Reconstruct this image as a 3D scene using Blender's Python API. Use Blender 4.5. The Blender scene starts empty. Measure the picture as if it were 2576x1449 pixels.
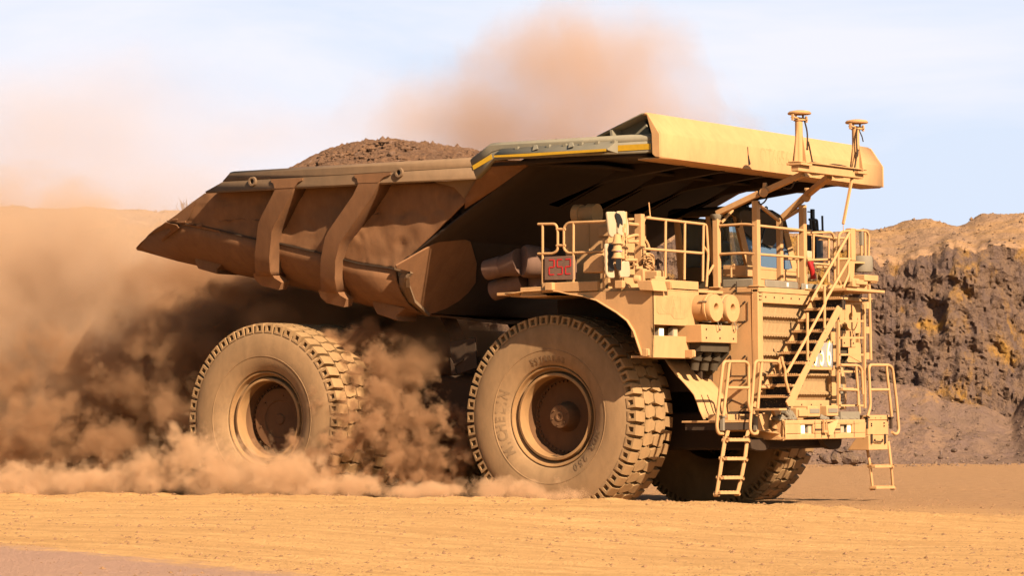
import bpy, bmesh, math, random
from mathutils import Vector, Matrix, noise
R_ = math.radians
rnd = random.Random(7)
scene = bpy.context.scene
COL = scene.collection

# ---------------------------------------------------------------- camera
LENS = 101.52          # mm on a 36 mm sensor
FPX = 7264.0           # the same focal length for a 2576 px wide frame
def camera_frame():
    a = R_(34.5)
    D = Vector((-math.sin(a), math.cos(a), 0)); R = Vector((math.cos(a), math.sin(a), 0))
    C = Vector((0, -3.65, 0)) - 56.5*D - 56.5*(93/FPX)*R; C.z = 1.74
    p = math.atan((1061-724.5)/FPX)
    f = D*math.cos(p) + Vector((0, 0, math.sin(p)))
    u = Vector((0, 0, math.cos(p))) - D*math.sin(p)
    r = R_(-0.48)
    return C, f, R*math.cos(r)+u*math.sin(r), u*math.cos(r)-R*math.sin(r)
CC, CF, CR, CU = camera_frame()
camd = bpy.data.cameras.new('camera'); cam = bpy.data.objects.new('camera', camd); COL.objects.link(cam)
camd.lens = LENS; camd.sensor_width = 36; camd.clip_start = 0.5; camd.clip_end = 9000
M = Matrix((CR, CU, -CF)).transposed().to_4x4(); M.translation = CC
cam.matrix_world = M
scene.camera = cam

# survey sheets of the place: origin and scale of each; with one known coordinate a reading becomes a point of the truck
SHEET = {'A': (1550, 600, 2.8622), 'B': (2300, 600, 3.6229), 'C': (2300, 950, 3.6229), 'E': (2300, 1300, 3.6229), 'T': (1500, 950, 1.932),
         'S': (440, 350, 1.985), 'K': (1500, 340, 2.8622), 'N': (2300, 340, 3.6229), 'M': (2050, 900, 3.622), 'W': (560, 1000, 2.195),
         'R': (2900, 650, 1.449), 'P': (1950, 680, 4.83), 'Q': (2700, 1150, 2.957), 'L': (2450, 1180, 4.5275), 'O': (2060, 560, 3.622),
         'J': (2350, 1150, 4.8286), 'D': (0, 0, 1/1.31949)}
def U(sh, px, py, x=None, y=None, z=None):
    ox, oy, s = SHEET[sh]
    X = (ox+px/s)/1.31949; Y = (oy+py/s)/1.31949
    d = CF + CR*((X-1288)/FPX) - CU*((Y-724.5)/FPX)
    k, v = (0, x) if x is not None else ((1, y) if y is not None else (2, z))
    return CC + d*((v-CC[k])/d[k])

# ---------------------------------------------------------------- materials
def new_mat(name):
    m = bpy.data.materials.new(name); m.use_nodes = True
    nt = m.node_tree; nt.nodes.clear()
    out = nt.nodes.new('ShaderNodeOutputMaterial')
    b = nt.nodes.new('ShaderNodeBsdfPrincipled'); nt.links.new(b.outputs[0], out.inputs[0])
    return m, nt, b, out
def N(nt, typ, **kw):
    n = nt.nodes.new(typ)
    for k, v in kw.items():
        if k.startswith('i_'):
            key = k[2:]; key = int(key) if key.isdigit() else key
            n.inputs[key].default_value = v
        else: setattr(n, k, v)
    return n
def ramp(nt, fac, stops):
    r = nt.nodes.new('ShaderNodeValToRGB'); nt.links.new(fac, r.inputs[0])
    e = r.color_ramp.elements
    while len(e) < len(stops): e.new(0.5)
    for i, (p, c) in enumerate(stops):
        e[i].position = p; e[i].color = (*c, 1) if len(c) == 3 else c
    return r.outputs[0]
def noise_tex(nt, vec, scale, detail=4, rough=0.55, dist=0):
    n = N(nt, 'ShaderNodeTexNoise'); n.inputs['Scale'].default_value = scale
    n.inputs['Detail'].default_value = detail; n.inputs['Roughness'].default_value = rough; n.inputs['Distortion'].default_value = dist
    nt.links.new(vec, n.inputs['Vector']); return n.outputs['Fac']
def obj_vec(nt, scale=None):
    t = N(nt, 'ShaderNodeTexCoord')
    v = t.outputs['Object']
    if scale:
        m = N(nt, 'ShaderNodeMapping'); m.inputs['Scale'].default_value = scale; nt.links.new(v, m.inputs[0]); v = m.outputs[0]
    return v
KA = 0.55   # all paints and soils are scaled together; the exposure follows
def mixc(nt, f, a, b):
    m = N(nt, 'ShaderNodeMix', data_type='RGBA')
    if isinstance(f, (int, float)): m.inputs[0].default_value = f
    else: nt.links.new(f, m.inputs[0])
    for i, c in ((6, a), (7, b)):
        if isinstance(c, tuple): m.inputs[i].default_value = (*(q*KA for q in c), 1)
        else: nt.links.new(c, m.inputs[i])
    return m.outputs[2]
def bump(nt, b, h, strength, dist):
    n = N(nt, 'ShaderNodeBump'); n.inputs['Strength'].default_value = strength; n.inputs['Distance'].default_value = dist
    nt.links.new(h, n.inputs['Height']); nt.links.new(n.outputs[0], b.inputs['Normal'])
def dusty(name, paint, dust, cover=0.75, rough=0.85, dent=0.0, streak=True, spec=0.2, blot=0.76):
    """painted steel under a coat of dust; dust lies thicker on faces that look up"""
    m, nt, b, o = new_mat(name)
    v = obj_vec(nt)
    n1 = noise_tex(nt, v, 1.3, 6, 0.6); n2 = noise_tex(nt, obj_vec(nt, (9, 9, 1.2)), 1.0, 5, 0.6); n3 = noise_tex(nt, v, 28, 3, 0.6)
    a = N(nt, 'ShaderNodeMath', operation='ADD'); nt.links.new(n1, a.inputs[0]); nt.links.new(n2 if streak else n1, a.inputs[1])
    a2 = N(nt, 'ShaderNodeMath', operation='MULTIPLY_ADD'); nt.links.new(n3, a2.inputs[0]); a2.inputs[1].default_value = 0.35; nt.links.new(a.outputs[0], a2.inputs[2])
    f = ramp(nt, a2.outputs[0], [(0.0, (0, 0, 0)), (0.85-cover*0.3, (cover*0.75,)*3), (1.0, (min(1, cover*1.25),)*3)])
    lo = tuple(c*blot for c in dust)
    n4 = noise_tex(nt, obj_vec(nt, (1, 1, 0.45)), 3.5, 7, 0.7, 0.5)
    dcol = mixc(nt, ramp(nt, n4, [(0.32, (0, 0, 0)), (0.62, (1, 1, 1))]), lo, dust)
    c = mixc(nt, f, paint, dcol)
    nt.links.new(c, b.inputs['Base Color'])
    b.inputs['Roughness'].default_value = rough; b.inputs['Specular IOR Level'].default_value = spec
    if dent:
        nd = noise_tex(nt, v, 1.1, 2, 0.4, 0.6)
        ad = N(nt, 'ShaderNodeMath', operation='MULTIPLY_ADD'); nt.links.new(n3, ad.inputs[0]); ad.inputs[1].default_value = 0.02; nt.links.new(nd, ad.inputs[2])
        bump(nt, b, ad.outputs[0], 0.8, dent)
    else: bump(nt, b, n3, 0.25, 0.006)
    return m
def plain(name, col, rough=0.7, metal=0, spec=0.3):
    m, nt, b, o = new_mat(name)
    v = obj_vec(nt); n = noise_tex(nt, v, 14, 4)
    nt.links.new(mixc(nt, n, tuple(c*0.8 for c in col), tuple(min(1, c*1.15) for c in col)), b.inputs['Base Color'])
    b.inputs['Roughness'].default_value = rough; b.inputs['Metallic'].default_value = metal; b.inputs['Specular IOR Level'].default_value = spec
    return m
def glow(name, col, s):
    m, nt, b, o = new_mat(name)
    b.inputs['Base Color'].default_value = (*col, 1); b.inputs['Emission Color'].default_value = (*col, 1); b.inputs['Emission Strength'].default_value = s
    return m
DUST = (0.60, 0.365, 0.155)
DUSTB = (0.315, 0.143, 0.060)
DUST = (0.745, 0.395, 0.16)
MT = {
 'paint': dusty('dusty_yellow_paint', (0.50, 0.29, 0.09), DUST, 0.85, blot=0.86),
 'body':  dusty('dusty_bed_steel', (0.25, 0.15, 0.08), DUSTB, 0.8, dent=0.0),
 'plate': dusty('dented_bed_steel', (0.26, 0.15, 0.075), DUSTB, 0.8, dent=0.09),
 'rail':  dusty('bed_rail_paint', (0.25, 0.17, 0.10), (0.30, 0.17, 0.085), 0.65),
 'green': dusty('grey_green_paint', (0.22, 0.22, 0.16), (0.42, 0.30, 0.18), 0.4),
 'cabshade': dusty('shade_dark_cab_paint', (0.06, 0.05, 0.03), (0.17, 0.10, 0.05), 0.35),  # dark tone stands in for the canopy's shade on the cab
 'letter': dusty('sidewall_lettering', (0.14, 0.085, 0.05), (0.35, 0.20, 0.092), 0.75),
 'dark':  dusty('dusty_shade_dark_steel', (0.03, 0.02, 0.014), (0.11, 0.06, 0.03), 0.5),  # steel colour lowered to imitate deep shade below deck and bed
 'under': dusty('shade_dark_underside', (0.028, 0.016, 0.010), (0.075, 0.042, 0.022), 0.5),  # near-black colour stands in for shade under canopy and bed
 'rubber': dusty('dusty_rubber', (0.12, 0.075, 0.045), (0.45, 0.255, 0.115), 0.8, streak=False),
 'tread': dusty('dusty_tread', (0.07, 0.045, 0.028), (0.52, 0.295, 0.125), 0.75, streak=False),
 'rim':   dusty('dusty_rim_paint', (0.30, 0.14, 0.04), (0.50, 0.26, 0.10), 0.8),
 'hub':   dusty('shade_dark_hub_steel', (0.10, 0.045, 0.02), (0.27, 0.12, 0.045), 0.5),  # darkness also stands in for shadow inside the wheel dish
 'yellow': plain('yellow_reflective_tape', (0.78, 0.42, 0.02), 0.45),
 'grey':  dusty('bare_grey_plate', (0.20, 0.18, 0.14), (0.40, 0.30, 0.19), 0.55),
 'black': plain('black_plastic', (0.02, 0.018, 0.016), 0.5),
 'pipe':  dusty('exhaust_steel', (0.16, 0.085, 0.06), (0.30, 0.16, 0.10), 0.6),
 'white': dusty('dusty_white', (0.62, 0.54, 0.40), (0.72, 0.48, 0.25), 0.6),
 'red':   plain('red_extinguisher', (0.5, 0.02, 0.015), 0.4),
 'chrome': plain('lamp_reflector', (0.75, 0.72, 0.68), 0.15, 1.0),
 'signgrey': plain('sign_grey', (0.42, 0.38, 0.34), 0.5),
 'signyellow': plain('sign_yellow', (0.85, 0.75, 0.06), 0.5),
 'signwhite': plain('sign_white', (0.9, 0.88, 0.78), 0.5),
 'lamp': glow('lit_lamp', (1.0, 0.74, 0.34), 0.9),
 'led': glow('red_led', (0.40, 0.010, 0.008), 0.05),
 'bluelamp': glow('violet_lamp', (0.5, 0.45, 1.0), 0.6),
}
m, nt, b, o = new_mat('cab_glass')
b.inputs['Base Color'].default_value = (0.55, 0.62, 0.62, 1); b.inputs['Roughness'].default_value = 0.03; b.inputs['Transmission Weight'].default_value = 0.9; b.inputs['IOR'].default_value = 1.12
b.inputs['Specular IOR Level'].default_value = 0.9
MT['glass'] = m
m, nt, b, o = new_mat('windscreen_glass'); b.inputs['Base Color'].default_value = (0.10, 0.15, 0.21, 1); b.inputs['Roughness'].default_value = 0.04; b.inputs['Specular IOR Level'].default_value = 1.0; b.inputs['Transmission Weight'].default_value = 0.35; b.inputs['IOR'].default_value = 1.3  # blue base colour paints in the reflected sky
MT['screen'] = m

# ---------------------------------------------------------------- mesh collector
class MB:
    def __init__(s): s.v = []; s.f = []
    def add(s, vs, fs):
        o = len(s.v); s.v += [Vector(p) for p in vs]; s.f += [tuple(i+o for i in f) for f in fs]; return s
    def box(s, c, d, rot=None):
        c = Vector(c); x, y, z = (k/2 for k in d); P = []
        for i in (-1, 1):
            for j in (-1, 1):
                for k in (-1, 1):
                    q = Vector((i*x, j*y, k*z)); P.append(c+(rot @ q if rot else q))
        return s.add(P, [(0, 1, 3, 2), (4, 6, 7, 5), (0, 4, 5, 1), (2, 3, 7, 6), (0, 2, 6, 4), (1, 5, 7, 3)])
    def span(s, a, b):   # axis-aligned box between two corners
        return s.box([(p+q)/2 for p, q in zip(a, b)], [abs(p-q) for p, q in zip(a, b)])
    def beam(s, a, b, w, h, up=(0, 0, 1)):
        a = Vector(a); b = Vector(b); d = (b-a); L = d.length; d.normalize(); up = Vector(up)
        if abs(d.dot(up)) > 0.98: up = Vector((1, 0, 0))
        sd = d.cross(up).normalized(); u = sd.cross(d)
        return s.box((a+b)/2, (L, w, h), Matrix((d, sd, u)).transposed())
    def prism(s, poly, t):   # poly: 3-D points, t: thickness vector
        P = [Vector(p) for p in poly]; t = Vector(t); n = len(P)
        return s.add(P+[p+t for p in P], [tuple(range(n))[::-1], tuple(range(n, 2*n))]+[(i, (i+1) % n, (i+1) % n+n, i+n) for i in range(n)])
    def tube(s, pts, r, n=8, caps=True):
        P = [Vector(p) for p in pts]; rings = []; u = None
        for i, p in enumerate(P):
            d = (P[min(i+1, len(P)-1)]-P[max(i-1, 0)]).normalized()
            if u is None: u = d.orthogonal().normalized()
            u = (u-d*u.dot(d)).normalized(); w = d.cross(u)
            k = 1.0
            if 0 < i < len(P)-1:
                c = (P[i]-P[i-1]).normalized().dot((P[i+1]-P[i]).normalized()); k = 1/max(0.6, math.sqrt(max(0.05, (1+c)/2)))
            rr = r[i] if isinstance(r, (list, tuple)) else r
            rings.append([p+(u*math.cos(2*math.pi*j/n)+w*math.sin(2*math.pi*j/n))*rr*k for j in range(n)])
        vs = [q for ring in rings for q in ring]; fs = []
        for i in range(len(P)-1):
            for j in range(n): fs.append((i*n+j, i*n+(j+1) % n, (i+1)*n+(j+1) % n, (i+1)*n+j))
        if caps: fs += [tuple(range(n))[::-1], tuple(range((len(P)-1)*n, len(P)*n))]
        return s.add(vs, fs)
    def lathe(s, prof, o, ax, n=64, close=False):   # prof: (radius, distance along ax)
        o = Vector(o); ax = Vector(ax).normalized(); u = ax.orthogonal().normalized()
        if abs(ax.y) > 0.9: u = Vector((1, 0, 0))
        w = ax.cross(u); m_ = len(prof); vs = []
        for j in range(n):
            a = 2*math.pi*j/n; e = u*math.cos(a)+w*math.sin(a)
            vs += [o+e*r+ax*t for r, t in prof]
        fs = [(j*m_+i, j*m_+i+1, ((j+1) % n)*m_+i+1, ((j+1) % n)*m_+i) for j in range(n) for i in range(m_-1)]
        if close: fs += [(j*m_+m_-1, j*m_, ((j+1) % n)*m_, ((j+1) % n)*m_+m_-1) for j in range(n)]
        return s.add(vs, fs)
    def loft(s, lines, close=False):   # list of equally long point lists
        n = len(lines[0]); vs = [p for l in lines for p in l]; fs = []
        for i in range(len(lines)-1):
            for j in range(n-1): fs.append((i*n+j, i*n+j+1, (i+1)*n+j+1, (i+1)*n+j))
        return s.add(vs, fs)
    def build(s, name, mat, parent=None, smooth=35, bevel=0, solid=0, recalc=True, bseg=2):
        me = bpy.data.meshes.new(name); me.from_pydata([tuple(v) for v in s.v], [], s.f)
        bm = bmesh.new(); bm.from_mesh(me)
        if bevel or solid: bmesh.ops.remove_doubles(bm, verts=bm.verts, dist=0.0004)
        if recalc: bmesh.ops.recalc_face_normals(bm, faces=bm.faces)
        bm.to_mesh(me); bm.free()
        if smooth:
            me.shade_smooth(); me.set_sharp_from_angle(angle=R_(smooth))
        for mm in (mat if isinstance(mat, list) else [mat]): me.materials.append(mm)
        ob = bpy.data.objects.new(name, me); COL.objects.link(ob)
        if solid:
            q = ob.modifiers.new('thick', 'SOLIDIFY'); q.thickness = solid; q.offset = 0
        if bevel:
            q = ob.modifiers.new('edge', 'BEVEL'); q.width = bevel; q.segments = bseg; q.limit_method = 'ANGLE'; q.angle_limit = R_(40); q.harden_normals = False
        if parent is not None: ob.parent = parent
        return ob
def rounded(pts, r, k=4):
    """polyline with its inner corners rounded"""
    P = [Vector(p) for p in pts]; out = [P[0]]
    for i in range(1, len(P)-1):
        a = (P[i-1]-P[i]); b_ = (P[i+1]-P[i]); q = min(r, a.length*0.48, b_.length*0.48)
        s0 = P[i]+a.normalized()*q; s1 = P[i]+b_.normalized()*q
        for j in range(k+1):
            t = j/k; out.append((s0*(1-t)+P[i]*t)*(1-t)+(P[i]*(1-t)+s1*t)*t)
    out.append(P[-1]); return out
def tag(o, label=None, cat=None, group=None, kind=None):
    for k, v in (('label', label), ('category', cat), ('group', group), ('kind', kind)):
        if v: o[k] = v
    return o
def text_mesh(s, size, extrude=0.004, offset=0.0, bold=0):
    c = bpy.data.curves.new('lettering', 'FONT'); c.body = s; c.size = size; c.extrude = extrude; c.offset = offset; c.align_x = 'CENTER'; c.align_y = 'CENTER'
    c.resolution_u = 3
    t = bpy.data.objects.new('lettering', c); COL.objects.link(t)
    me = bpy.data.meshes.new_from_object(t)
    vs = [v.co.copy() for v in me.vertices]; fs = [tuple(p.vertices) for p in me.polygons]
    bpy.data.objects.remove(t); bpy.data.curves.remove(c); bpy.data.meshes.remove(me)
    return vs, fs
# ================================================================ the haul truck
truck = bpy.data.objects.new('haul_truck', None); COL.objects.link(truck)
tag(truck, 'giant dust covered mining haul truck with loaded dump bed, number 656 on its grille', 'haul truck')
WZ = 1.83
# ---------------------------------------------------------------- wheels
NL = 46
def tyre_mb(letters):
    mb = MB(); sec = [(0.90, -0.46), (0.985, -0.50), (0.998, -0.545), (1.02, -0.605), (1.10, -0.66), (1.22, -0.705), (1.36, -0.728), (1.52, -0.728), (1.66, -0.712), (1.78, -0.685), (1.84, -0.655), (1.865, -0.60),
                      (1.90, -0.3), (1.905, 0), (1.90, 0.3), (1.865, 0.60), (1.84, 0.655), (1.78, 0.685), (1.66, 0.712), (1.52, 0.728), (1.36, 0.728), (1.22, 0.705), (1.10, 0.66), (1.02, 0.605), (0.985, 0.56), (0.90, 0.50)]
    mb.lathe(sec, (0, 0, 0), (0, 1, 0), 128)
    for sgn in (-1, 1):   # moulded ring on the sidewall
        mb.lathe([(1.30, sgn*0.715), (1.305, sgn*0.728), (1.318, sgn*0.73), (1.322, sgn*0.72)], (0, 0, 0), (0, 1, 0), 96)
    def P(r, a, y): return Vector((r*math.cos(a), y, r*math.sin(a)))
    pitch = 2*math.pi/NL
    for k in range(NL):
        for sgn in (-1, 1):
            a0 = k*pitch+(0 if sgn < 0 else pitch/2); w = pitch*0.39; sk = 0.10*pitch*sgn
            yo, yi = 0.70*sgn, 0.37*sgn
            # shoulder lug: side face down the shoulder, with its square recess
            o4 = [P(1.80, a0-w, yo*0.995), P(1.80, a0+w, yo*0.995), P(1.985, a0+w*0.94, yo*0.965), P(1.985, a0-w*0.94, yo*0.965)]
            i4 = [P(1.835, a0-w*0.5, yo*0.99), P(1.835, a0+w*0.5, yo*0.99), P(1.945, a0+w*0.45, yo*0.975), P(1.945, a0-w*0.45, yo*0.975)]
            d4 = [p+Vector((0, -0.09*sgn, 0)) for p in i4]
            t2 = [P(2.0, a0+w*0.88+sk, yi), P(2.0, a0-w*0.88+sk, yi)]
            m2 = [P(2.005, a0+w*0.93+sk*0.5, 0.55*sgn), P(2.005, a0-w*0.93+sk*0.5, 0.55*sgn)]
            b2 = [P(1.87, a0+w+sk, yi*0.97), P(1.87, a0-w+sk, yi*0.97)]
            bl = [P(1.80, a0-w, 0.55*sgn), P(1.80, a0+w, 0.55*sgn)]
            vs = o4+i4+d4+t2+m2+b2+bl
            fs = [(0, 1, 5, 4), (1, 2, 6, 5), (2, 3, 7, 6), (3, 0, 4, 7), (4, 5, 9, 8), (5, 6, 10, 9), (6, 7, 11, 10), (7, 4, 8, 11), (8, 9, 10, 11),
                  (2, 14, 15, 3), (14, 12, 13, 15), (12, 16, 17, 13), (1, 19, 14, 2), (19, 16, 12, 14), (0, 3, 15, 18), (18, 15, 13, 17)]
            mb.add(vs, fs)
            # centre block, interlocking
            a1 = k*pitch+(pitch*0.5 if sgn < 0 else 0)+sk*2
            w2 = pitch*0.475
            ring = [(-w2*0.85, 0.345), (0, 0.372), (w2*0.9, 0.34), (w2*0.8, 0.25), (w2, 0.17), (w2*0.65, 0.03), (0.1*w2, 0.012), (-w2*0.6, 0.03), (-w2*0.8, 0.15), (-w2, 0.23)]
            top = [P(2.005, a1+q, y*sgn) for q, y in ring]; bot = [P(1.88, a1+q*1.06, y*sgn) for q, y in ring]
            n = len(ring); mb.add(top+bot, [tuple(range(n))]+[(i, (i+1) % n, (i+1) % n+n, i+n) for i in range(n)])
    mb.text_from = len(mb.f)
    if letters:
        for word, rr, mid, size in letters:
            span = len(word)*size*0.80/rr
            for i, ch in enumerate(word):
                if ch == ' ': continue
                vs, fs = text_mesh(ch, size*1.25, 0.005, 0.008)
                a = mid + (i-(len(word)-1)/2)*size*0.80/rr       # clockwise as seen from outside (-Y)
                # outside view: x to the right = +X, up = +Z ; letters read clockwise, tops outwards
                er = Vector((math.sin(a), 0, math.cos(a))); et = Vector((math.cos(a), 0, -math.sin(a)))
                def ysf(r_):
                    pr = [(0.985, 0.50), (1.02, 0.605), (1.10, 0.66), (1.22, 0.705), (1.36, 0.728), (1.6, 0.72)]
                    for (ra, ya_), (rb_, yb3) in zip(pr, pr[1:]):
                        if r_ <= rb_: return ya_+(yb3-ya_)*(r_-ra)/(rb_-ra)
                    return 0.72
                pts_ = []
                for v in vs:
                    q = er*(rr+v.y)+et*(v.x*0.92); r_ = q.length; pts_.append(Vector((q.x, -ysf(r_)-0.004-max(0, v.z), q.z)))
                mb.add(pts_, fs)
    return mb
def rim_mb(rear):
    p = [(0.90, 0.10), (0.985, 0.02), (0.99, -0.015), (0.975, -0.03), (0.955, -0.02), (0.94, 0.04), (0.925, 0.20), (0.875, 0.21), (0.862, 0.08), (0.852, 0.03), (0.805, 0.02), (0.793, 0.035), (0.785, 0.09), (0.775, 0.27)]
    mb = MB().lathe(p, (0, 0, 0), (0, 1, 0), 96)
    return mb
def hub_mb(rear):  # dark steel starts partway down the dish wall to paint its shadow
    if rear: p = [(0.775, 0.27), (0.765, 0.50), (0.74, 0.55), (0.68, 0.55), (0.66, 0.44), (0.63, 0.41), (0.55, 0.42), (0.40, 0.43), (0.38, 0.46), (0.12, 0.46), (0.10, 0.43), (0, 0.43)]
    else: p = [(0.775, 0.27), (0.765, 0.50), (0.74, 0.52), (0.30, 0.50), (0.26, 0.40), (0.235, 0.24), (0.22, 0.215), (0.10, 0.215), (0.09, 0.20), (0.06, 0.20), (0.05, 0.22), (0, 0.22)]
    mb = MB().lathe(p, (0, 0, 0), (0, 1, 0), 72)
    nb = 44
    for k in range(nb):
        a = 2*math.pi*k/nb; c = Vector((0.70*math.cos(a), 0.515, 0.70*math.sin(a)))
        mb.lathe([(0.022, 0), (0.022, -0.05), (0, -0.055)], c, (0, 1, 0), 6)
    for k in range(6):
        a = 2*math.pi*k/6+.3; rr = 0.165 if not rear else 0.5
        mb.lathe([(0.014, 0), (0.014, -0.03), (0, -0.035)], (rr*math.cos(a), 0.215 if not rear else 0.42, rr*math.sin(a)), (0, 1, 0), 8)
    return mb
LET = [('MICHELIN', 1.16, R_(-97), 0.21), ('59/80R63', 1.13, R_(-2), 0.13), ('XDR 250', 1.14, R_(128), 0.17)]
tyre_front = tyre_mb(LET); tyre_back = tyre_mb([])
meshes = {}
def wheel(loc, rear, flip, tex, spin=0.0):
    w = bpy.data.objects.new('wheel', None); COL.objects.link(w); w.location = loc; w.parent = truck
    w.rotation_euler = (0, 0, math.pi if flip else 0)
    for key, mk, mat, sm in (('tyre'+('f' if tex else 'b'), None, [MT['rubber'], MT['tread'], MT['letter']], 28), ('rim', rim_mb, MT['rim'], 30), ('hub'+str(rear), hub_mb, MT['hub'], 30)):
        nm = 'tyre' if key.startswith('tyre') else ('rim' if key == 'rim' else 'hub')
        if key not in meshes:
            mbx = (tyre_front if tex else tyre_back) if nm == 'tyre' else mk(rear)
            ob = mbx.build(nm, mat, None, sm)
            if nm == 'tyre':
                for pl in ob.data.polygons:
                    if pl.index >= mbx.text_from: pl.material_index = 2; continue
                    c = pl.center; r = math.hypot(c.x, c.z)
                    if r > 1.86 or abs(c.y) < 0.6 and r > 1.5: pl.material_index = 1
            meshes[key] = ob.data
        else:
            ob = bpy.data.objects.new(nm, meshes[key]); COL.objects.link(ob)
        ob.parent = w
        if nm != 'tyre': ob.location = (0, -0.55, 0)
        else: ob.rotation_euler = (0, spin, 0)
    return w
wf = wheel((0, -2.98, WZ), 0, False, True)
wheel((0, 2.98, WZ-0.02), 0, True, False, 0.05)
wheel((-6.72, -3.62, WZ), 1, False, False, 0.03)
wheel((-6.72, -2.06, WZ), 1, False, False, 0.06)
wheel((-6.72, 3.62, WZ), 1, True, False, 0.02)
wheel((-6.72, 2.06, WZ), 1, True, False, 0.09)
def cyl_part(name, a, b, r, mat, parent=truck, n=20):
    return MB().tube([a, b], r, n).build(name, mat, parent)
# chassis under the bed
fr = MB()
for s in (-1, 1):
    fr.prism([(-8.6, s*0.95, 2.2), (-8.6, s*0.95, 2.9), (-2.2, s*0.95, 2.75), (2.6, s*0.95, 2.6), (3.3, s*0.95, 1.9), (3.3, s*0.95, 1.3), (2.0, s*0.95, 1.35), (-2.0, s*0.95, 1.6), (-6.0, s*0.95, 1.7)], (0, -s*0.35, 0))
fr.span((-6.3, -1.0, 1.9), (-5.7, 1.0, 2.6)).span((-2.6, -1.0, 1.7), (-2.0, 1.0, 2.6)).span((2.4, -1.0, 1.35), (2.9, 1.0, 1.9))
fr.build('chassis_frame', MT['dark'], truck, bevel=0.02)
MB().lathe([(0.0, -2.6), (0.55, -2.6), (0.62, -1.2), (0.95, -0.8), (0.95, 0.8), (0.62, 1.2), (0.55, 2.6), (0, 2.6)], (-6.72, 0, WZ), (0, 1, 0), 32).build('rear_axle', MT['dark'], truck)
MB().lathe([(0.0, -2.4), (0.35, -2.4), (0.30, 2.4), (0, 2.4)], (0, 0, WZ), (0, 1, 0), 24).build('front_axle', MT['dark'], truck)
for s in (-1, 1):
    MB().tube([(-2.9, s*1.25, 1.5), (-3.6, s*1.25, 3.0)], 0.24, 16).tube([(-3.6, s*1.25, 3.0), (-4.3, s*1.2, 4.1)], 0.15, 16).build('hoist_cylinder', MT['dark'], truck)
    MB().lathe([(0, 0), (0.32, 0), (0.32, 1.3), (0.22, 1.32), (0.22, 2.1), (0, 2.1)], (0, s*1.9, 1.7), (0, 0, 1), 20).build('front_suspension', MT['dark'], truck)
MB().span((-4.6, -2.4, 1.5), (-1.9, -1.35, 2.7)).build('fuel_tank', MT['dark'], truck, bevel=0.15, bseg=4)
for i_ in (0,):
    MB().span((0.6, -1.7, 1.15), (3.3, 1.7, 1.9)).build('belly_sun_block', MT['under'], truck, bevel=0.05)  # added box: keeps sun off the far wheel, shade in its colour
# hanging guard plate between the wheels
g = [U('G' if 'G' in SHEET else 'D', 1131, 862, y=-2.6)] if False else None
gp = [U('D', 1131, 860, y=-2.7), U('D', 1138, 943, y=-2.7), U('D', 1148, 942, y=-2.7), U('D', 1200, 925, y=-2.7), U('D', 1195, 850, y=-2.7)]
MB().prism(gp, (0, 0.02, 0)).prism([U('D', 1133, 900, y=-2.72), U('D', 1138, 942, y=-2.72), U('D', 1150, 942, y=-2.72), U('D', 1143, 922, y=-2.72), U('D', 1168, 906, y=-2.72), U('D', 1166, 902, y=-2.72), U('D', 1142, 916, y=-2.72)], (0, -0.02, 0)).build('guard_plate', MT['dark'], truck)

# ---------------------------------------------------------------- dump bed
YR = -4.5
def S(px, py, y): return U('S', px, py, y=y)
def Kp(px, py, y): return U('K', px, py, y=y)
def mir(p): return Vector((p.x, -p.y, p.z))
def mirror_mb(mb):
    return MB().add(mb.v+[mir(v) for v in mb.v], mb.f+[tuple(reversed([i+len(mb.v) for i in f])) for f in mb.f])
bed = MB()
def pair(mb, name, mat, parent, *a, **k):
    o1 = mb.build(name, mat, parent, *a, **k)
    MB().add([mir(v) for v in mb.v], [tuple(reversed(f)) for f in mb.f]).build(name, mat, parent, *a, **k)
    return o1
# stations of the lower skin: seam -> belly -> bottom ; each row a point list from tail to nose
seam_px = [(235, 765), (480, 800), (840, 890), (950, 905), (1200, 965), (1500, 1045), (1735, 1080)]
bott_px = [(34, 945), (300, 1020), (700, 1110), (850, 1140), (1230, 1225), (1560, 1318), (1945, 1378)]
ys, yb_ = -3.95, -2.75
seam = [S(a, b_, ys) for a, b_ in seam_px]; bott = [S(a, b_, yb_) for a, b_ in bott_px]
rows = [seam]
for t in (0.2, 0.4, 0.6, 0.8, 1.0):
    ang = t*math.pi/2; row = []
    for a, c in zip(seam, bott):
        y = c.y+(a.y-c.y)*math.cos(ang)**1.0
        z = a.z+(c.z-a.z)*math.sin(ang)**1.15
        x = a.x+(c.x-a.x)*t
        row.append(Vector((x, y, z)))
    rows.append(row)
centre = [Vector((p.x+0.05, 0, p.z-0.12)) for p in bott]; rows.append(centre)
lower = MB().loft(rows); full = mirror_mb(lower)
dump = full.build('dump_bed', MT['body'], truck, 40, solid=0.05)
tag(dump)
# side plate, from under the rail to the seam
ptop = [S(475, 578, -4.08), S(930, 552, -4.08), S(1060, 545, -4.08), S(1480, 520, -4.08), S(1640, 512, -4.08), S(2060, 500, -4.08), S(2382, 470, -4.08)]
pbot = [S(235, 765, ys), S(840, 890, ys), S(950, 905, ys), S(1340, 1000, ys), S(1500, 1045, ys), S(1600, 1062, ys), S(1735, 1080, ys)]
rows = []
for t in [i/28 for i in range(29)]:
    # rear end follows the raked tail edge, front end the raked headboard edge
    row = [a.lerp(c, t) for a, c in zip(ptop, pbot)]
    k = 80; res = []
    for q in range(k+1):
        s_ = q/k*(len(row)-1); i = min(int(s_), len(row)-2); res.append(row[i].lerp(row[i+1], s_-i))
    rows.append(res)
sp = MB().loft(rows)
for v in sp.v:   # real dents in the sheet
    d = noise.noise(Vector((v.x*0.9, 0, v.z*1.4)))*0.06+noise.noise(Vector((v.x*2.3+9, 3, v.z*2.3)))*0.035+max(0, noise.noise(Vector((v.x*3.1+4, 8, v.z*3.1)))-0.2)*0.12
    v.y += d
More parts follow.
